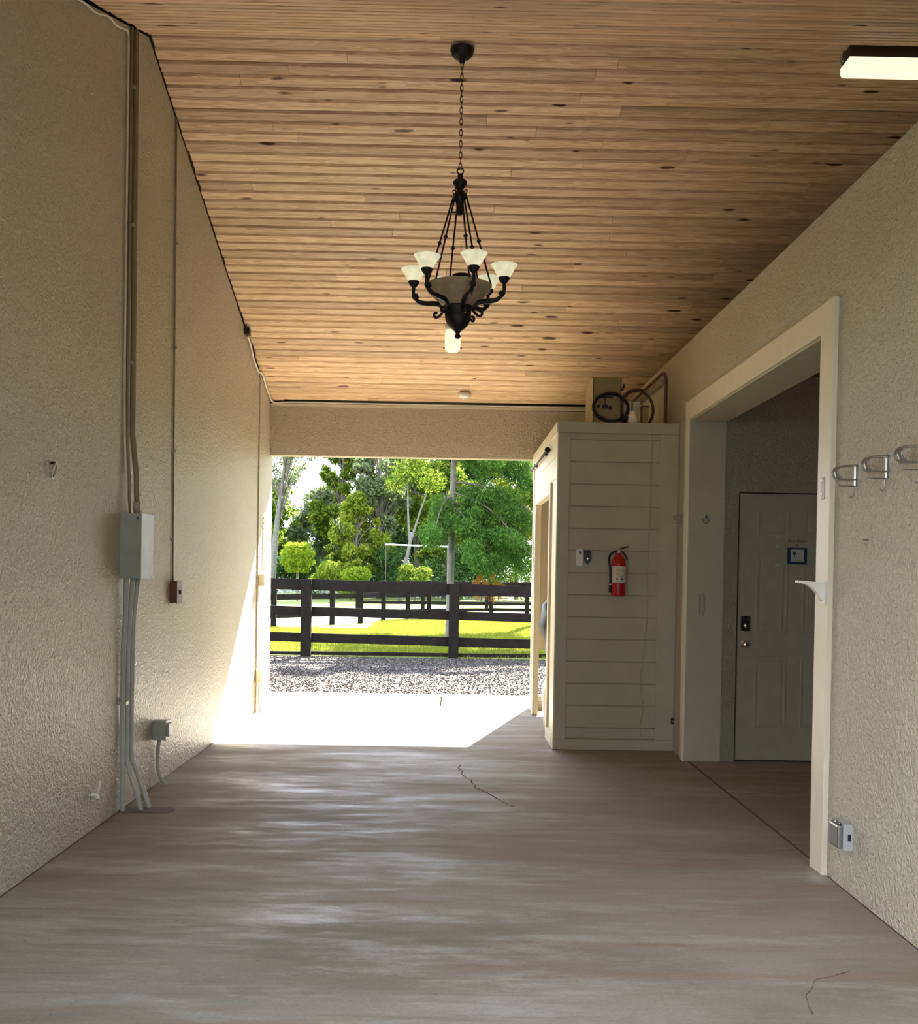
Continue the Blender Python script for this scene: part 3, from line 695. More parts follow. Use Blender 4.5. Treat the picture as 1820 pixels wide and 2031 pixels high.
# ------------------------------------------------------------------ closet at the far right
X0, X1, Y0, Y1, CT = 0.86, WR, 7.994, YF - .003, 2.64
t = thing('storage_closet', 'cream clad closet built against the right wall at the far opening', 'closet', (1.34, 7.994, 0))
closet = t
obj('corner_board', box(X0, X0 + .088, Y0 - .006, Y0 + .02, .088, 2.552, .003), 'shaded_paint', t)
obj('corner_board', box(X1 - .15, X1 - .001, Y0 - .006, Y0 + .02, .088, 2.552, .003), 'shaded_paint', t)
obj('top_board', box(X0 - .012, X1 - .001, Y0 - .014, Y0 + .02, 2.552, CT, .003), 'shaded_paint', t)
obj('base_board', box(X0 - .004, X1 - .001, Y0 - .010, Y0 + .02, .002, .088, .003), 'shaded_paint', t)
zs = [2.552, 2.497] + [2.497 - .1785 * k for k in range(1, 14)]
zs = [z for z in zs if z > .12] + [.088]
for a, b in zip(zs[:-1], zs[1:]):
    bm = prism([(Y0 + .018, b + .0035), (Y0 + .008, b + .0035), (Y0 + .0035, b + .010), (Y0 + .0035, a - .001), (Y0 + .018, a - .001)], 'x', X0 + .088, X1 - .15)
    obj('siding_board', bm, 'shaded_paint', t)
obj('sheathing', box(X0 + .02, X1 - .001, Y0 + .018, Y0 + .06, .002, 2.62), 'shaded_paint', t)
obj('top_panel', box(X0, X1 - .001, Y0 + .02, Y1, 2.62, CT - .004), 'shaded_paint', t)
# side facing the passage, with its doorway
DY0, DY1, DZ = 8.56, 9.92, 2.10
obj('corner_board', box(X0 - .014, X0, Y0 - .006, Y0 + .10, .002, 2.552, .003), 'trim', t)
obj('corner_board', box(X0 - .014, X0, Y1 - .12, Y1, .002, 2.552, .003), 'trim', t)
obj('top_board', box(X0 - .02, X0 - .004, Y0, Y1, 2.552, CT, .003), 'trim', t)
obj('door_casing', box(X0 - .02, X0, DY0 - .09, DY0, .002, DZ + .09, .003), 'trim', t)
obj('door_casing', box(X0 - .02, X0, DY1, DY1 + .09, .002, DZ + .09, .003), 'trim', t)
obj('door_casing', box(X0 - .02, X0, DY0, DY1, DZ, DZ + .09, .003), 'trim', t)
k = 2.552
while k > DZ + .12:
    b = max(k - .1785, DZ + .09)
    obj('siding_board', prism([(X0, b + .0035), (X0 - .004, b + .010), (X0 - .008, k - .001), (X0, k - .001)], 'y', Y0 + .1, Y1 - .12), 'trim', t)
    k = b
obj('sheathing', box(X0, X0 + .04, Y0 + .02, DY0, .002, 2.62), 'trim', t)
obj('sheathing', box(X0, X0 + .04, DY1, Y1, .002, 2.62), 'trim', t)
obj('sheathing', box(X0, X0 + .04, DY0, DY1, DZ, 2.62), 'trim', t)
obj('brightening_panel', box(X0 + .04, X1 - .01, Y1 - .012, Y1 - .002, .63, 2.6), 'trim', t)  # pale lining added to brighten the closet interior
obj('side_panel', box(X1 - .02, X1 - .008, Y0 + .07, Y1 - .02, .01, 2.6), 'trim', t)
obj('base_board', box(X0 - .018, X0 - .001, Y0 + .1, DY0 - .09, .002, .11, .003), 'trim', t)
# folding track and door leaf standing open inside
t = thing('sliding_track', 'thin dark metal rod with round end cap along the closet side', 'rod', (X0 - .035, 9.3, 2.5))
obj('rod', tube([(X0 - .035, 8.62, 2.487), (X0 - .035, 10.3, 2.48)], .010, 10), 'black', t, smooth=True)
obj('end_cap', lathe(0, X0 - .035 + 0, [(0, 8.59), (.024, 8.592), (.026, 8.61), (.024, 8.63), (0, 8.632)], 16, 'y', 2.487) if False else bm_lathe(bmesh.new(), X0 - .035, 0, [(0, 8.59), (.024, 8.592), (.026, 8.61), (.024, 8.63), (0, 8.632)], 16, 'y', 2.487), 'black', t, smooth=True)
for y in (8.9, 9.9): obj('bracket', box(X0 - .04, X0 - .008, y, y + .02, 2.475, 2.505), 'black', t)

# things hanging in the doorway
t = thing('hanging_bag', 'dark grey shiny bag bulging out of the closet doorway', 'bag', (.90, 8.95, .75))
prof = [(0, .70), (.02, .71), (.05, .80), (.085, .95), (.075, 1.06), (.05, 1.14), (.02, 1.19), (0, 1.20)]
bm = bm_lathe(bmesh.new(), .90, 8.95, prof, 14)
for v in bm.verts:
    v.co.x += .015 * math.sin(v.co.z * 31 + v.co.y * 17); v.co.y = 8.95 + (v.co.y - 8.95) * 2.2
obj('body', bm, 'bag', t, smooth=True)
obj('strap', tube(smooth_path([(.90, 8.95, 1.19), (.905, 8.93, 1.26), (.92, 8.92, 1.32)], 5), .008, 8), 'pvc', t, smooth=True)
t = thing('white_bucket', 'white cloth bundle on the floor inside the closet doorway', 'bundle', (.93, 9.0, .0))
bm = bm_lathe(bmesh.new(), .945, 9.0, [(0, 0), (.07, .0), (.09, .12), (.10, .3), (.085, .42), (.05, .5), (0, .53)], 14)
for v in bm.verts: v.co.x += .012 * math.sin(v.co.z * 23 + v.co.y * 9); v.co.y = 9.0 + (v.co.y - 9.0) * 1.5
obj('body', bm, 'cloth', t, smooth=True)
t.name = 'cloth_bundle'

# ------------------------------------------------------------------ on the closet front
t = thing('fire_extinguisher', 'red fire extinguisher with white label hanging on the closet front', 'extinguisher', (1.345, 7.93, 1.244))
EX, EYc = 1.345, 7.925
obj('cylinder', lathe(EX, EYc, [(0, 1.247), (.045, 1.247), (.054, 1.252), (.056, 1.262), (.056, 1.50), (.052, 1.53), (.040, 1.556), (.024, 1.572), (.020, 1.576), (.020, 1.588), (0, 1.588)], 32), 'red', t, smooth=True)
lb = bmesh.new()
seg = 20; rows = []
for z in (1.352, 1.486):
    rows.append([lb.verts.new((EX + .0568 * math.cos(a), EYc + .0568 * math.sin(a), z)) for a in [PI * (.92 + 1.16 * k / seg) for k in range(seg + 1)]])
for k in range(seg): lb.faces.new((rows[0][k], rows[0][k + 1], rows[1][k + 1], rows[1][k]))
ex_label = obj('label', lb, 'label', t, smooth=True); ex_label['label'] = 'white instruction label'
for x_, w_ in ((EX - .022, .006), (EX + .016, .010)):
    obj('pictogram', box(x_ - w_, x_ + w_, EYc - .0585, EYc - .052, 1.378, 1.390), 'ink', ex_label)
for z_, a_, b_ in ((1.462, -.03, .03), (1.452, -.03, .02), (1.43, -.024, .0), (1.422, -.026, -.004), (1.405, .0, .03)):
    obj('print_line', box(EX + a_, EX + b_, EYc - .0578, EYc - .046, z_, z_ + .003), 'carddark', ex_label)
obj('valve', lathe(EX, EYc, [(0, 1.585), (.014, 1.585), (.016, 1.60), (.012, 1.62), (0, 1.622)], 14), 'chrome', t, smooth=True)
obj('handle', tube(smooth_path([(EX - .012, EYc, 1.602), (EX + .012, EYc, 1.622), (EX + .04, EYc, 1.636), (EX + .075, EYc, 1.642)], 5), .006, 8), 'plastic', t, smooth=True)
obj('lever', tube(smooth_path([(EX + .012, EYc, 1.61), (EX + .04, EYc, 1.588), (EX + .058, EYc, 1.558), (EX + .066, EYc, 1.535)], 5), .006, 8), 'plastic', t, smooth=True)
obj('hose', tube(smooth_path([(EX - .01, EYc, 1.606), (EX - .045, EYc, 1.598), (EX - .072, EYc, 1.572), (EX - .078, EYc, 1.53), (EX - .07, EYc, 1.48), (EX - .066, EYc, 1.40), (EX - .066, EYc, 1.34)], 6), .0085, 10), 'rubber', t, smooth=True)
obj('nozzle', lathe(EX - .066, EYc, [(0, 1.275), (.011, 1.275), (.010, 1.32), (.008, 1.345), (0, 1.345)], 12), 'rubber', t, smooth=True)
obj('hose_clip', box(EX - .076, EX - .05, EYc - .012, EYc + .012, 1.337, 1.345), 'chrome', t)
obj('bracket', box(EX - .02, EX + .02, EYc + .05, Y0 + .004, 1.30, 1.60), 'steel', t)

t = thing('thermometer', 'white rounded wall thermometer left of the dark shield badge', 'thermometer', (1.036, Y0 - .008, 1.49))
def pill(cx_, cz_, w_, h_, y0, y1, n=10):
    pts = []
    for k in range(n + 1): a = PI * k / n; pts.append((cx_ + w_ / 2 * math.cos(a), cz_ + h_ / 2 - w_ / 2 + w_ / 2 * math.sin(a)))
    for k in range(n + 1): a = PI + PI * k / n; pts.append((cx_ + w_ / 2 * math.cos(a), cz_ - h_ / 2 + w_ / 2 + w_ / 2 * math.sin(a)))
    return prism(pts, 'y', y0, y1)
obj('body', pill(1.036, 1.554, .056, .145, Y0 - .016, Y0 + .0036), 'whitebox', t)
obj('button', pill(1.040, 1.590, .014, .034, Y0 - .019, Y0 - .016), 'plastic', t)
t = thing('key_box', 'small dark shield shaped badge right beside the white thermometer', 'badge', (1.103, Y0 - .008, 1.5))
sh = [(1.075, 1.610), (1.131, 1.610), (1.131, 1.545), (1.124, 1.52), (1.103, 1.498), (1.082, 1.52), (1.075, 1.545)]
obj('body', prism(sh, 'y', Y0 - .02, Y0 + .0036), 'plastic', t)
obj('dial', bm_lathe(bmesh.new(), 1.104, 0, [(0, Y0 - .024), (.008, Y0 - .023), (.009, Y0 - .020)], 12, 'y', 1.545), 'chrome', t)

tag(obj('cord', tube(smooth_path([(1.60, Y0 - .016, 2.63), (1.605, Y0 - .018, 2.55), (1.598, Y0 - .002, 2.3), (1.602, Y0 - .002, 1.95), (1.590, Y0 - .002, 1.6), (1.592, Y0 - .002, 1.3), (1.588, Y0 - .002, 1.05), (1.575, Y0 - .002, .85), (1.548, Y0 - .002, .62), (1.556, Y0 - .002, .46), (1.572, Y0 - .002, .35), (1.548, Y0 - .002, .18), (1.575, Y0 - .002, .10), (1.66, Y0 - .014, .075)], 8), .0035, 6), 'shaded_paint', smooth=True), 'thin painted cord trailing down the closet front', 'cord')

def bridle_hook(name, label, x, y, z, s=1.0, cat='hook', group=None):
    """steel bracket on a wall at x: curved trough reaching towards -x, two wire bars and a hook below"""
    t = thing(name, label, cat, (x, y, z), group)
    obj('back_plate', box(x - .006, x, y - .010 * s, y + .010 * s, z - .050 * s, z + .045 * s, .001), 'steel', t)
    bm = bmesh.new(); rows = []
    for i in range(11):
        a = PI * (.62 + .88 * i / 10)
        # trough curls from upper outer edge round the nose back to the plate
        px_ = x - .062 * s + .030 * s * math.cos(a); pz_ = z + .008 * s + .030 * s * math.sin(a)
        rows.append((px_, pz_))
    rows.append((x - .030 * s, z - .022 * s)); rows.append((x - .004, z - .020 * s))
    for th in (0, 1):
        pass
    R_ = [[bm.verts.new((p[0] + dx, y + dy, p[1] + dx)) for p in rows] for dy, dx in ((-.03 * s, 0), (.03 * s, 0), (.03 * s, .003), (-.03 * s, .003))]
    for a in range(4):
        b = (a + 1) % 4
        for i in range(len(rows) - 1): bm.faces.new((R_[a][i], R_[a][i + 1], R_[b][i + 1], R_[b][i]))
    obj('trough', bm, 'steel', t, smooth=True)
    for dy in (-.03 * s, .03 * s):
        obj('wire', tube(smooth_path([(x - .006, y + dy, z + .040 * s), (x - .05 * s, y + dy, z + .038 * s), (x - .078 * s, y + dy, z + .034 * s), (x - .094 * s, y + dy, z + .012 * s)], 4), .0025, 6), 'steel', t, smooth=True)
    obj('wire', tube([(x - .086 * s, y, z - .030 * s), (x - .070 * s, y, z - .047 * s), (x - .002, y, z - .047 * s)], .003, 6), 'steel', t, smooth=True)
    obj('hook', tube(smooth_path([(x - .012, y, z - .045 * s), (x - .012, y, z - .085 * s), (x - .02 * s, y, z - .096 * s), (x - .028 * s, y, z - .088 * s)], 4), .003, 6), 'steel', t, smooth=True)
    return t
bridle_hook('bridle_hook', 'steel bridle hook closest to the wide opening, lowest in the picture of the three', WR, 4.47, 1.885, 1.06)
bridle_hook('bridle_hook', 'middle one of the three steel bridle hooks on the right wall', WR, 4.15, 1.890, 1.06)
bridle_hook('bridle_hook', 'steel bridle hook nearest the viewer, cut by the right edge of the photo', WR, 3.84, 1.895, 1.06)
bridle_hook('bridle_hook', 'small steel bridle hook between the closet and the wide opening', WR, 7.84, 1.87, .72)
# hardware in the opening
t = thing('hook_plate', 'small round metal hook screwed to the smooth far jamb of the opening', 'hook', (1.935, 7.55, 1.853))
obj('ring', tube([(1.935 + .024 * math.cos(a), 7.548, 1.845 + .024 * math.sin(a)) for a in np.arange(PI * .85, PI * 2.4, .3)], .0045, 8), 'steel', t, smooth=True)
obj('base', box(1.925, 1.945, 7.545, 7.566, 1.855, 1.885, .003), 'steel', t)
t = thing('pull_handle', 'long U shaped metal bar handle on the smooth far jamb', 'handle', (1.90, 7.55, 1.2))
obj('bar', tube(smooth_path([(1.886, 7.56, 1.285), (1.888, 7.53, 1.275), (1.890, 7.53, 1.15), (1.900, 7.53, 1.118), (1.916, 7.53, 1.118), (1.922, 7.53, 1.15), (1.922, 7.53, 1.275), (1.922, 7.56, 1.285)], 5), .004, 8), 'galv', t, smooth=True)
obj('mount', box(1.872, 1.934, 7.556, 7.566, 1.278, 1.290), 'galv', t)
t = thing('strike_plate', 'small worn metal plate screwed on the near casing board', 'plate', (WR - .028, 4.79, 1.85))
obj('plate', box(WR - .032, WR - .028, 4.768, 4.812, 1.80, 1.905, .002), 'galv', t)
for z in (1.82, 1.885): obj('screw', box(WR - .035, WR - .032, 4.784, 4.796, z, z + .012, .002), 'steel', t)
t = thing('tack_bracket', 'white plastic horn shaped bracket on the near casing board', 'bracket', (WR - .028, 4.74, 1.37))
out = []
up = [(0, 1.392), (-.05, 1.400), (-.10, 1.405), (-.145, 1.406)]; lo = [(-.145, 1.397), (-.10, 1.390), (-.065, 1.372), (-.035, 1.345), (-.018, 1.315), (0, 1.305)]
obj('horn', prism([(WR - .03 + a * .9, z) for a, z in up + lo], 'y', 4.735, 4.775), 'whitebox', t)
obj('base', box(WR - .034, WR - .028, 4.725, 4.785, 1.295, 1.405, .002), 'whitebox', t)
t = thing('door_latch', 'small black latch at the foot of the closet corner board', 'latch', (1.81, Y0 - .02, .245))
obj('body', box(1.797, 1.819, Y0 - .03, Y0 - .006, .222, .272, .003), 'plastic', t)
obj('bolt', box(1.802, 1.8215, Y0 - .036, Y0 - .03, .24, .252), 'chrome', t)
tag(obj('nail', tube([(WR, 4.335, 1.588), (WR - .02, 4.335, 1.592)], .004, 8), 'steel'), 'single nail sticking out of the right wall below the bridle hooks', 'nail')

# ------------------------------------------------------------------ outlet box, lower right
t = thing('outlet_box', 'grey weatherproof double outlet box low on the right wall', 'outlet', (WR, 4.48, .255))
obj('back_box', box(WR - .045, WR, 4.41, 4.53, .20, .32, .004), 'pvc', t)
cv = obj('cover', box(WR - .070, WR - .046, 4.415, 4.525, .208, .312, .008), 'steel', t); cv['label'] = 'metal flip cover'
obj('hinge', tube([(WR - .055, 4.43, .318), (WR - .055, 4.51, .318)], .006, 8), 'steel', t, smooth=True)
obj('socket', box(WR - .026, WR - .012, 4.4085, 4.412, .245, .275), 'plastic', t)

# ------------------------------------------------------------------ left wall services
Xw = WL
def clip(y, z, t, w_=.04):
    obj('clip', box(Xw, Xw + .024, y - w_ / 2, y + w_ / 2, z, z + .018), 'galv', t)
# enclosure
t = thing('breaker_box', 'grey metal switch box where the tall pipes end on the left wall', 'box', (Xw, 5.83, 1.54))
obj('body', box(Xw, Xw + .115, 5.73, 5.95, 1.352, 1.728, .003), 'greybox', t)
obj('cover', box(Xw + .115, Xw + .125, 5.725, 5.955, 1.350, 1.730, .003), 'greybox', t)
obj('flange', box(Xw + .125, Xw + .130, 5.93, 5.965, 1.353, 1.366), 'whitebox', t)['label'] = 'latch tab with its sunlight painted in white'  # sunlight on the tab put in as white colour
obj('lever', box(Xw + .04, Xw + .10, 5.90, 5.98, 1.728, 1.733), 'plastic', t)
obj('screw', bm_lathe(bmesh.new(), Xw + .10, 0, [(0, 5.727), (.005, 5.7275), (.005, 5.73)], 10, 'y', 1.70), 'plastic', t)
# upper conduits: two pipes
t = thing('conduit', 'thick olive painted pipe rising from the grey box to the ceiling', 'pipe', (Xw, 5.86, 1.73))
z1 = cz(5.84) - .014
obj('pipe', tube([(Xw + .055, 5.86, 1.73), (Xw + .05, 5.86, 1.95), (Xw + .022, 5.865, 2.2), (Xw + .018, 5.86, z1)], .0165, 12), 'galvtop', t, smooth=True)
for z in (1.96, 2.6, 3.4, 4.2): clip(5.86, z, t, .06)
obj('coupling', tube([(Xw + .055, 5.86, 1.73), (Xw + .055, 5.86, 1.80)], .021, 12), 'galv', t, smooth=True)
t = thing('conduit', 'thinner pipe alongside the thick one above the grey box', 'pipe', (Xw, 5.79, 1.73))
obj('pipe', tube([(Xw + .03, 5.80, 1.73), (Xw + .028, 5.80, 1.9), (Xw + .012, 5.80, 2.2), (Xw + .012, 5.80, cz(5.80) - .014)], .009, 10), 'galvtop', t, smooth=True)
tag(obj('cable', tube(smooth_path([(Xw + .015, 4.4, cz(4.4) - .03), (Xw + .016, 5.0, cz(5.0) - .025), (Xw + .02, 5.2, cz(5.2) - .045), (Xw + .016, 5.4, cz(5.4) - .028), (Xw + .02, 5.52, cz(5.52) - .055), (Xw + .016, 5.66, cz(5.66) - .05), (Xw + .012, 5.735, 4.46), (Xw + .010, 5.75, 4.3), (Xw + .009, 5.752, 3.4), (Xw + .009, 5.755, 2.4), (Xw + .02, 5.765, 1.9), (Xw + .03, 5.77, 1.73)], 7), .006, 8), 'cable', smooth=True), 'white cable following the gable edge then dropping beside the tall pipes', 'cable')
# lower conduits: three grey pipes flaring to the floor
for i, (yy, xo, xe, ye, lb) in enumerate([(5.76, .03, .03, 5.76, 'grey pipe nearest the viewer dropping straight from the grey box to the floor'),
                                   (5.80, .055, .125, 5.78, 'middle grey pipe below the grey box, kinked outward at the foot'),
                                   (5.85, .07, .150, 5.85, 'rear grey pipe below the grey box, curving outward at the foot')]):
    t = thing('conduit', lb, 'pipe', (Xw + xe, ye, 0))
    pts = [(Xw + xo, yy, 1.352), (Xw + xo * .5 + .012, yy, 1.12), (Xw + .018 + .012 * i, yy, .9), (Xw + .018 + .012 * i, yy, .36), (Xw + .022 + .02 * i, yy, .25), (Xw + (xe * .75 if i else .024), ye, .12), (Xw + (xe if i else .026), ye, 0.0)]
    obj('pipe', tube(smooth_path(pts, 5), .0145, 12), 'pvc', t, smooth=True)
    if i != 1: obj('clip', box(Xw, Xw + .045, yy - .022, yy + .022, .62, .638), 'galv', t)
# second drop with rust box
t = thing('thin_conduit', 'thin dark cable running down the left wall to the rusty red box', 'cable', (Xw, 6.76, 1.33))
obj('pipe', tube([(Xw + .008, 6.75, cz(6.75) - .012), (Xw + .008, 6.77, 3.0), (Xw + .008, 6.80, 1.325)], .0065, 8), 'galvtop', t, smooth=True)
for z in (1.6, 2.2, 2.9, 3.6): clip(6.785, z, t, .02)
t = thing('junction_box', 'small rusty red box at the end of the thin cable', 'box', (Xw, 6.82, 1.25))
obj('body', box(Xw, Xw + .045, 6.765, 6.885, 1.175, 1.325, .004), 'rust', t)
obj('cover', box(Xw + .045, Xw + .05, 6.760, 6.890, 1.17, 1.33, .002), 'rust', t)
obj('toggle', box(Xw + .05, Xw + .062, 6.82, 6.832, 1.235, 1.262), 'plastic', t)
# grey outlet with its flared pipe
t = thing('outlet_box', 'grey outlet box low on the left wall above a single flared pipe', 'outlet', (Xw, 6.45, .36))
obj('body', box(Xw, Xw + .075, 6.40, 6.50, .305, .425, .003), 'greybox', t)
obj('cover', box(Xw + .075, Xw + .088, 6.395, 6.505, .30, .43, .005), 'greybox', t)
obj('flap', box(Xw + .088, Xw + .105, 6.41, 6.49, .325, .41, .006), 'greybox', t)
t = thing('conduit', 'single grey pipe under the small outlet box, flaring at the floor', 'pipe', (Xw + .07, 6.45, 0))
obj('pipe', tube(smooth_path([(Xw + .035, 6.45, .305), (Xw + .024, 6.45, .25), (Xw + .022, 6.45, .14), (Xw + .04, 6.45, .06), (Xw + .075, 6.46, 0)], 6), .0125, 12), 'pvc', t, smooth=True)
# ring and valve
t = thing('tie_ring', 'small metal tie ring high on the near left wall', 'ring', (Xw, 4.73, 1.88))
obj('ring', tube([(Xw + .014 + .008 * math.cos(a), 4.735 + .028 * math.sin(a) * .9, 1.868 + .034 * math.cos(a)) for a in np.linspace(0, 2 * PI, 18)[:-1]], .004, 6, True), 'steel', t, smooth=True)
obj('eye', tube([(Xw, 4.735, 1.905), (Xw + .02, 4.735, 1.905)], .007, 8), 'black', t, smooth=True)
t = thing('water_tap', 'small white tap with upright lever low on the near left wall', 'tap', (Xw, 5.31, .19))
obj('spout', tube(smooth_path([(Xw, 5.31, .195), (Xw + .03, 5.31, .195), (Xw + .042, 5.30, .175)], 4), .011, 10), 'whitebox', t, smooth=True)
obj('lever', tube([(Xw + .03, 5.33, .20), (Xw + .034, 5.36, .262)], .007, 8), 'whitebox', t, smooth=True)
obj('flange', bm_lathe(bmesh.new(), 0, 5.31, [(0, Xw + .006), (.020, Xw + .005), (.022, Xw)], 14, 'x', .195), 'steel', t)

# far left wall: covers in the sun, louvre, clamp with cable along the ceiling
for zc, yy, lb in ((1.31, 9.86, 'upper white outlet box with open flap on the sunlit end of the left wall'), (.36, 9.80, 'lower white outlet box with open flap near the floor of the sunlit wall end')):
    t = thing('outlet_box', lb, 'outlet', (Xw, yy, zc))
    obj('body', box(Xw + .014, Xw + .07, yy - .05, yy + .05, zc - .06, zc + .06, .004), 'trim', t)
    obj('flap', prism([(yy + .06, zc - .06), (yy + .18, zc - .035), (yy + .18, zc + .055), (yy + .06, zc + .085)], 'x', Xw + .06, Xw + .068), 'whitebox', t)
t = thing('conduit', 'thin cream pipe from the lower white outlet box to the floor', 'pipe', (Xw + .04, 9.8, 0))
obj('pipe', tube(smooth_path([(Xw + .04, 9.80, .30), (Xw + .034, 9.80, .12), (Xw + .05, 9.80, 0)], 5), .011, 10), 'trim', t, smooth=True)
t = thing('louvre_vent', 'small slatted vent on the sunlit end of the left wall', 'vent', (Xw + .014, 10.08, 1.7))
obj('frame', box(Xw + .014, Xw + .018, 9.98, 10.20, 1.42, 1.98), 'trim', t)
for k in range(10):
    z = 1.45 + k * .052
    obj('slat', prism([(Xw + .018, z), (Xw + .030, z), (Xw + .018, z + .03)], 'y', 9.99, 10.19), 'trim', t)
t = thing('cable_clamp', 'small black box where a cable starts at the left wall and ceiling', 'box', (Xw, 9.07, cz(9.07)))
obj('body', box(Xw + .001, Xw + .05, 9.03, 9.11, cz(9.07) - .075, cz(9.07) - .017, .004), 'plastic', t)
c = [(Xw + .02, 9.10, cz(9.1) - .07), (Xw + .018, 9.25, cz(9.25) - .055), (Xw + .014, 9.42, cz(9.42) - .085), (Xw + .02, 9.62, cz(9.62) - .09), (Xw + .035, 9.74, cz(9.74) - .05), (Xw + .03, 9.95, cz(9.95) - .04), (Xw + .028, 10.15, cz(10.15) - .03), (Xw + .06, 10.29, cz(10.29) - .035), (Xw + .25, YF - .024, 3.145), (Xw + 1.2, YF - .024, 3.143), (.6, YF - .024, 3.142), (1.6, YF - .024, 3.142)]
tag(obj('cable', tube(smooth_path(c, 6), .009, 8), 'cable', smooth=True), 'pale cable from the small black box down the ceiling edge and along the header', 'cable')
tag(obj('pipe', tube([(Xw + .16, YF - .03, 3.168), (1.75, YF - .03, 3.166)], .013, 10), 'black', smooth=True), 'dark pipe along the joint of ceiling and header', 'pipe')

# ------------------------------------------------------------------ on top of the closet
t = thing('cardboard_box', 'tall open cardboard box standing on top of the closet', 'box', (1.27, 8.5, 2.64))
bx0, bx1, by0, by1, bz0, bz1 = 1.165, 1.40, 8.28, 8.74, 2.638, 3.06
obj('side', box(bx0, bx0 + .006, by0, by1, bz0, bz1), 'card', t)
obj('side', box(bx1 - .006, bx1, by0, by1, bz0, bz1 - .02), 'card', t)
obj('side', box(bx0, bx1, by0, by0 + .006, bz0, bz1), 'carddark', t)  # front side in the darker cardboard tone
obj('side', box(bx0, bx1, by1 - .006, by1, bz0, bz1 - .02), 'card', t)
obj('bottom', box(bx0, bx1, by0, by1, bz0, bz0 + .005), 'card', t)
for a, b, c_, d in ((1.235, 1.33, 2.888, 2.90), (1.26, 1.268, 2.83, 2.89), (1.30, 1.306, 2.90, 2.95), (1.20, 1.225, 2.805, 2.83), (1.24, 1.29, 2.80, 2.832), (1.295, 1.32, 2.79, 2.82)):
    obj('print', box(a, b, by0 - .001, by0, c_, d), 'ink', t)
t = thing('cardboard_box', 'pale cardboard carton behind the coiled hoses on the closet', 'box', (1.57, 8.6, 2.64))
obj('carton', box(1.46, 1.60, 8.5, 8.8, 2.638, 2.90, .002), 'cloth', t)
obj('tape', box(1.52, 1.54, 8.499, 8.801, 2.8, 2.902), 'card', t)
t = thing('cardboard_box', 'narrow dark brown carton beside the bent pipe on the closet', 'box', (1.60, 8.3, 2.64))
obj('carton', box(1.575, 1.625, 8.26, 8.36, 2.638, 2.815, .002), 'carddark', t)
obj('lid', box(1.57, 1.63, 8.255, 8.365, 2.815, 2.828, .002), 'hose', t)
def coil(name, label, cx_, cy_, cz_, r1, r2, loops, mat, tilt=0.0):
    t = thing(name, label, 'hose', (cx_, cy_, cz_ - r2))
    pts = []
    for i in range(loops * 20 + 1):
        a = i / 20 * 2 * PI + 1.2
        rr = 1 + .04 * math.sin(a * .37 + 1)
        pts.append((cx_ + r1 * rr * math.cos(a), cy_ + .012 * (i / 20) + tilt * math.cos(a), cz_ + r2 * rr * math.sin(a)))
    obj('hose', tube(pts, .0105, 8), mat, t, smooth=True)
    return t
t = coil('coiled_hose', 'dark coiled hose leaning on the front of the tall box', 1.305, 8.205, 2.80, .150, .112, 3, 'rubber', .03)
obj('tail', tube(smooth_path([(1.39, 8.2, 2.935), (1.40, 8.2, 2.96), (1.405, 8.2, 2.99)], 4), .010, 8), 'rubber', t, smooth=True)
for k in range(4):
    obj('strap', box(1.40 + .02 * k, 1.43 + .02 * k, 8.16, 8.22, 2.70 - .012 * k, 2.725 - .012 * k, .003), 'plastic', t)
coil('coiled_hose', 'brown hose coil standing behind the dark one', 1.56, 8.42, 2.82, .145, .165, 2, 'hose', .02)
t = thing('white_pail', 'crumpled white plastic bag between the hoses', 'bag', (1.49, 8.15, 2.64))
bm = bm_lathe(bmesh.new(), 1.475, 8.15, [(0, 2.638), (.035, 2.638), (.042, 2.68), (.03, 2.72), (.012, 2.76), (0, 2.765)], 10)
for v in bm.verts: v.co.x += random.uniform(-.007, .007)
obj('body', bm, 'cloth', t, smooth=True); t.name = 'plastic_bag'
t = thing('bent_conduit', 'bent metal pipe rising from the closet top and running back along the wall top', 'pipe', (1.79, 8.42, 2.64))
obj('pipe', tube(smooth_path([(1.785, 8.35, 2.638), (1.785, 8.35, 2.95), (1.785, 8.36, 3.07), (1.783, 8.44, 3.135), (1.780, 8.6, 3.14), (1.78, 9.3, 3.14), (1.78, 10.25, 3.13)], 5), .014, 10), 'hose', t, smooth=True)
obj('foot', box(1.70, 1.80, 8.30, 8.42, 2.637, 2.655, .004), 'trim', t)
tag(obj('gutter_strip', box(1.795, 1.8215, 8.6, 10.3, 3.07, 3.11, .004), 'steel'), 'pale metal strip along the wall top behind the bent pipe', 'strip')

# ------------------------------------------------------------------ door of the side room with notice
Yd = 7.60
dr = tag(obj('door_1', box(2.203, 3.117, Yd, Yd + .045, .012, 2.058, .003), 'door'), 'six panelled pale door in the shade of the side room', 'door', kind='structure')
def panel(x0, x1, z0, z1):
    bm = bmesh.new(); w_ = .016
    for (a, b, c_, d) in ((x0, x1, z0, z0 + w_), (x0, x1, z1 - w_, z1), (x0, x0 + w_, z0 + w_, z1 - w_), (x1 - w_, x1, z0 + w_, z1 - w_)):
        bm_box(bm, a, b, Yd - .007, Yd + .001, c_, d, .003)
    vs_ = bm_box(bm, x0 + .034, x1 - .034, Yd - .005, Yd + .001, z0 + .034, z1 - .034, .0045)
    obj('door_panel', bm, 'door', dr)
for (a, b) in ((2.345, 2.590), (2.700, 2.945)):
    panel(a, b, 1.735, 1.935); panel(a, b, .985, 1.625); panel(a, b, .255, .81)
obj('door_knob', bm_lathe(bmesh.new(), 2.262, 0, [(0, Yd - .062), (.018, Yd - .060), (.027, Yd - .046), (.024, Yd - .03), (.011, Yd - .022), (.011, Yd - .008), (.03, Yd - .006), (.032, Yd)], 20, 'y', .902), 'chrome', dr, smooth=True)
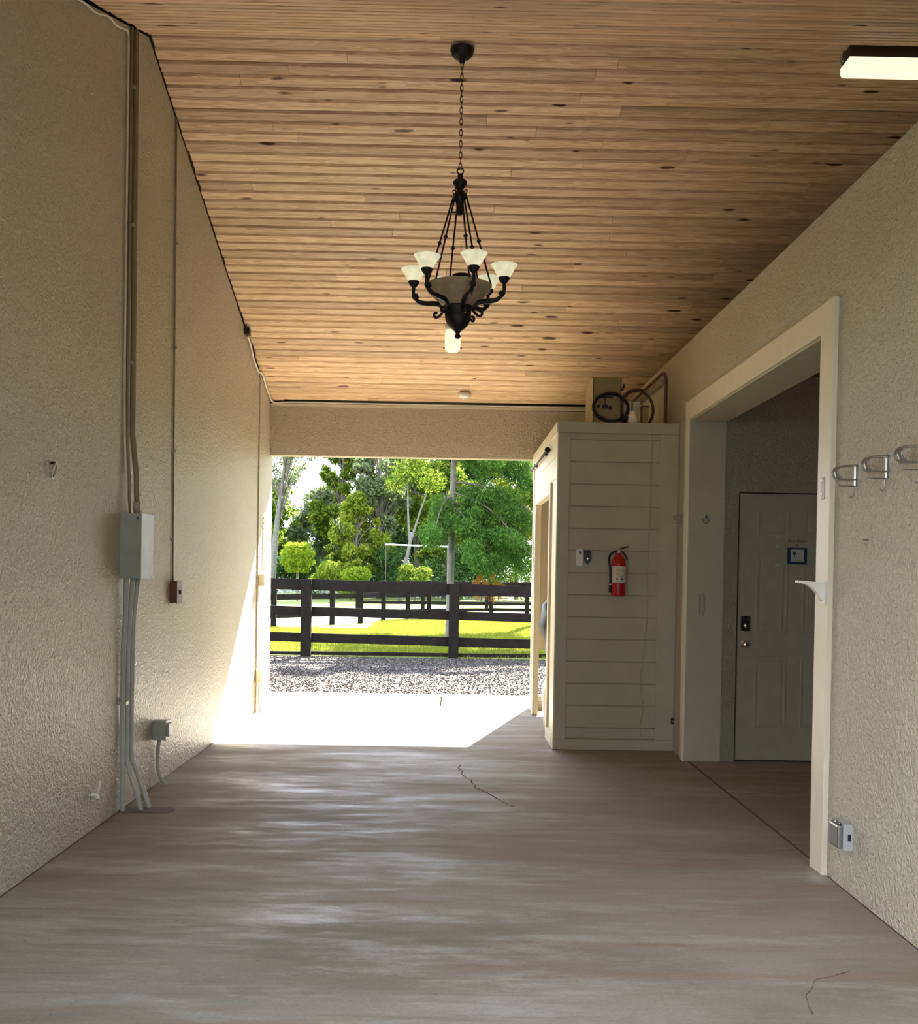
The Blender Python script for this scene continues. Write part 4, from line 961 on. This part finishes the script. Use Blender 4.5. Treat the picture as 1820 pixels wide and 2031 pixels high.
lk = obj('door_lock', box(2.232, 2.298, Yd - .02, Yd, 1.005, 1.118, .003), 'black', dr)
obj('thumb_turn', bm_lathe(bmesh.new(), 2.266, 0, [(0, Yd - .034), (.018, Yd - .032), (.02, Yd - .02)], 16, 'y', 1.045), 'chrome', lk, smooth=True)
for zz in (1.085, 1.10):
    for xx in (2.245, 2.262, 2.279): obj('key', box(xx, xx + .009, Yd - .0225, Yd - .02, zz, zz + .008), 'steel', lk)
tag(obj('trim_10', box(2.195, 2.203, 7.585, 7.72, 0, 2.065), 'deck'), 'dark door frame edge', 'trim', kind='structure')
t = thing('door_notice', 'laminated notice with black lettering and blue framed square taped to the door', 'sign', (2.65, Yd - .01, 1.63))
sh_ = obj('sheet', box(2.505, 2.815, Yd - .010, Yd - .0085, 1.505, 1.735), 'door', t)
for (x, z) in ((2.507, 1.728), (2.503, 1.655), (2.50, 1.515), (2.81, 1.728)):
    obj('tape', box(x - .016, x + .016, Yd - .0112, Yd - .0100, z - .007, z + .007), 'galv', t)
obj('lettering', text_bm('Tack Room', .030, 2.655, Yd - .0104, 1.690), 'ink', t)
obj('lettering', text_bm('&', .024, 2.655, Yd - .0104, 1.660), 'ink', t)
lg = bmesh.new()
for a, b, c_, d in ((2.578, 2.730, 1.520, 1.543), (2.578, 2.730, 1.634, 1.648), (2.578, 2.604, 1.543, 1.634), (2.704, 2.730, 1.543, 1.634)): bm_box(lg, a, b, Yd - .0108, Yd - .0100, c_, d)
obj('blue_frame', lg, 'blue', t)['label'] = 'dark blue square border'
obj('white_square', box(2.604, 2.704, Yd - .0104, Yd - .0100, 1.543, 1.634), 'pvc', t)
fig = prism([(2.632, 1.625), (2.638, 1.612), (2.650, 1.604), (2.638, 1.596), (2.632, 1.566), (2.626, 1.596), (2.614, 1.604), (2.626, 1.612)], 'y', Yd - .0112, Yd - .0105)
obj('emblem', fig, 'blue', t)
obj('emblem', box(2.62, 2.695, Yd - .0112, Yd - .0105, 1.548, 1.556), 'carddark', t)
obj('emblem', box(2.655, 2.69, Yd - .0112, Yd - .0105, 1.575, 1.61), 'galv', t)

# ------------------------------------------------------------------ chandelier
CX, CY = 0.022, 6.20
t = thing('chandelier', 'black iron chandelier with six upward glass shades and a glass bowl on a long chain', 'chandelier', (CX, CY, cz(CY)))
zc = cz(CY)
obj('canopy', lathe(CX, CY, [(.0, zc - .004), (.068, zc - .004), (.074, zc - .008), (.074, zc - .016), (.068, zc - .022), (.066, zc - .040), (.052, zc - .056), (.02, zc - .062), (.017, zc - .090), (0, zc - .094)], 28), 'black', t, smooth=True)
zt = zc - .09; zb = 3.918
nl = 19; pl = (zt - zb) / nl
for i in range(nl):
    zm = zt - (i + .5) * pl; hh = pl * .5 + .006
    pts = []
    for a in np.linspace(0, 2 * PI, 15)[:-1]:
        u = .0085 * math.cos(a); pts.append((CX + (u if i % 2 == 0 else 0), CY + (0 if i % 2 == 0 else u), zm + hh * math.sin(a)))
    obj('chain_link', tube(pts, .0028, 6, True), 'black', t, smooth=True)
obj('top_loop', tube([(CX + .019 * math.cos(a), CY, 3.905 + .019 * math.sin(a)) for a in np.linspace(0, 2 * PI, 19)[:-1]], .005, 8, True), 'black', t, smooth=True)
obj('column', lathe(CX, CY, [(0, 3.892), (.014, 3.888), (.018, 3.872), (.014, 3.862), (.03, 3.853), (.045, 3.838), (.043, 3.826), (.027, 3.805), (.022, 3.79), (.03, 3.772), (.042, 3.752), (.04, 3.735), (.026, 3.712), (.022, 3.69), (.022, 3.675), (.018, 3.655), (.02, 3.64), (.012, 3.632), (0, 3.63)], 20), 'black', t, smooth=True)
obj('socket_bar', tube([(CX - .045, CY - .01, 3.648), (CX - .01, CY, 3.650)], .005, 6), 'black', t)
bowl = obj('bowl', lathe(CX, CY, [(.206, 3.198), (.209, 3.192), (.198, 3.168), (.165, 3.135), (.125, 3.10), (.098, 3.066), (.094, 3.066), (.121, 3.104), (.162, 3.14), (.194, 3.173), (.203, 3.192), (.206, 3.198)], 40), 'bowl', t, smooth=True)
bowl['label'] = 'tea coloured glass bowl'
obj('body', lathe(CX, CY, [(0, 3.075), (.080, 3.075), (.090, 3.068), (.088, 3.055), (.082, 3.045), (.082, 3.01), (.078, 2.985), (.066, 2.958), (.045, 2.935), (.024, 2.918), (.014, 2.905), (.012, 2.898), (.019, 2.889), (.019, 2.880), (.010, 2.870), (0, 2.868)], 28), 'black', t, smooth=True)
obj('inner_plate', lathe(CX + .02, CY, [(0, 3.262), (.06, 3.262), (.062, 3.256), (.0, 3.254)], 20), 'black', t, smooth=True)
obj('inner_stem', tube([(CX + .02, CY, 3.07), (CX + .02, CY, 3.26)], .010, 8), 'black', t, smooth=True)
arm_path = [(.062, 3.035), (.085, 3.060), (.112, 3.082), (.150, 3.092), (.200, 3.094), (.245, 3.104), (.275, 3.130), (.288, 3.162), (.286, 3.196)]
scroll = [(.085, 3.055), (.098, 3.035), (.112, 3.020), (.126, 3.008), (.143, 3.006), (.152, 3.020), (.146, 3.034), (.132, 3.032)]
for k in range(6):
    a = math.radians(12 + 60 * k); ca, sa = math.cos(a), -math.sin(a)
    def P(r, z): return (CX + r * ca, CY + r * sa, z)
    arm = obj('arm', tube(smooth_path([P(r, z) for r, z in arm_path], 5), [.011 + .006 * math.sin(PI * min(1, i / 30)) for i in range(41)], 8), 'black', t, smooth=True)
    obj('scroll', tube(smooth_path([P(r, z) for r, z in scroll], 5), .0085, 8), 'black', arm, smooth=True)
    obj('leaf_collar', tube([P(.268, 3.128), P(.280, 3.150)], .021, 8), 'black', arm, smooth=True)
    ex, ey = CX + .286 * ca, CY + .286 * sa
    obj('cup', lathe(ex, ey, [(0, 3.185), (.012, 3.187), (.010, 3.198), (.022, 3.207), (.034, 3.225), (.036, 3.236), (0, 3.236)], 18), 'black', arm, smooth=True)
    sh_ = obj('shade', lathe(ex, ey, [(.028, 3.230), (.040, 3.245), (.054, 3.270), (.066, 3.292), (.080, 3.312), (.082, 3.313), (.0775, 3.309), (.063, 3.288), (.051, 3.266), (.037, 3.242), (.026, 3.232)], 28), 'alab', t, smooth=True)
    rod = obj('rod', tube([P(.036, 3.765), P(.206, 3.192)], .0056, 8), 'black', t, smooth=True)
    kp = Vector(P(.036, 3.765)).lerp(Vector(P(.206, 3.192)), .52); dd = (Vector(P(.206, 3.192)) - Vector(P(.036, 3.765))).normalized()
    obj('knot', tube([kp - dd * .016, kp - dd * .008, kp, kp + dd * .008, kp + dd * .016], [.0055, .009, .0155, .009, .0055], 10), 'black', rod, smooth=True)
    obj('hook', tube(smooth_path([P(.036, 3.765), P(.045, 3.78), P(.040, 3.79), P(.028, 3.782)], 4), .0038, 6), 'black', rod, smooth=True)

# jar light further back on the ceiling
jx, jy = -.012, 9.02; jz = cz(jy)
t = thing('jar_light', 'frosted glass jar light on the ceiling behind the chandelier', 'lamp', (jx, jy, jz))
obj('base', lathe(jx, jy, [(0, jz + .015), (.07, jz + .015), (.072, jz - .02), (.06, jz - .035), (0, jz - .035)], 24), 'whitebox', t, smooth=True)
obj('jar', lathe(jx, jy, [(.062, jz - .03), (.070, jz - .06), (.072, jz - .16), (.066, jz - .205), (.045, jz - .225), (0, jz - .23)], 24), 'jar', t, smooth=True)
for s_ in (-1, 1): obj('screw', tube([(jx + s_ * .07, jy, jz - .19), (jx + s_ * .085, jy, jz - .19)], .005, 6), 'black', t)
sz = cz(10.14)
t = thing('smoke_detector', 'small round white smoke detector on the ceiling near the header', 'detector', (.117, 10.14, sz))
obj('body', lathe(.117, 10.12, [(0, sz + .012), (.065, sz + .012), (.066, sz - .015), (.055, sz - .035), (.03, sz - .042), (0, sz - .043)], 28), 'whitebox', t, smooth=True)
obj('sensor', lathe(.117, 10.12, [(0, sz - .040), (.022, sz - .041), (.020, sz - .048), (0, sz - .049)], 16), 'whitebox', t, smooth=True)

# tube light
t = thing('tube_light', 'lit fluorescent fixture with dark housing at the upper right under the ridge', 'lamp', (2.95, 6.05, 4.6))
obj('housing', box(2.34, 3.60, 5.965, 6.10, 4.535, 4.615, .008), 'housing', t)
bm = prism([(5.955, 4.535), (5.960, 4.49), (5.985, 4.462), (6.025, 4.452), (6.07, 4.462), (6.10, 4.49), (6.105, 4.535)], 'x', 2.335, 3.60)
d_ = obj('diffuser', bm, 'tube', t); d_['label'] = 'glowing cream diffuser'
obj('end_clip', tube([(2.325, 6.03, 4.60), (2.300, 5.99, 4.53), (2.285, 5.955, 4.49)], .007, 8), 'steel', t, smooth=True)
for x in (2.6, 3.3): obj('hanger', tube([(x, 6.03, 4.61), (x, 6.03, cz(6.03) + .01)], .006, 6), 'housing', t)
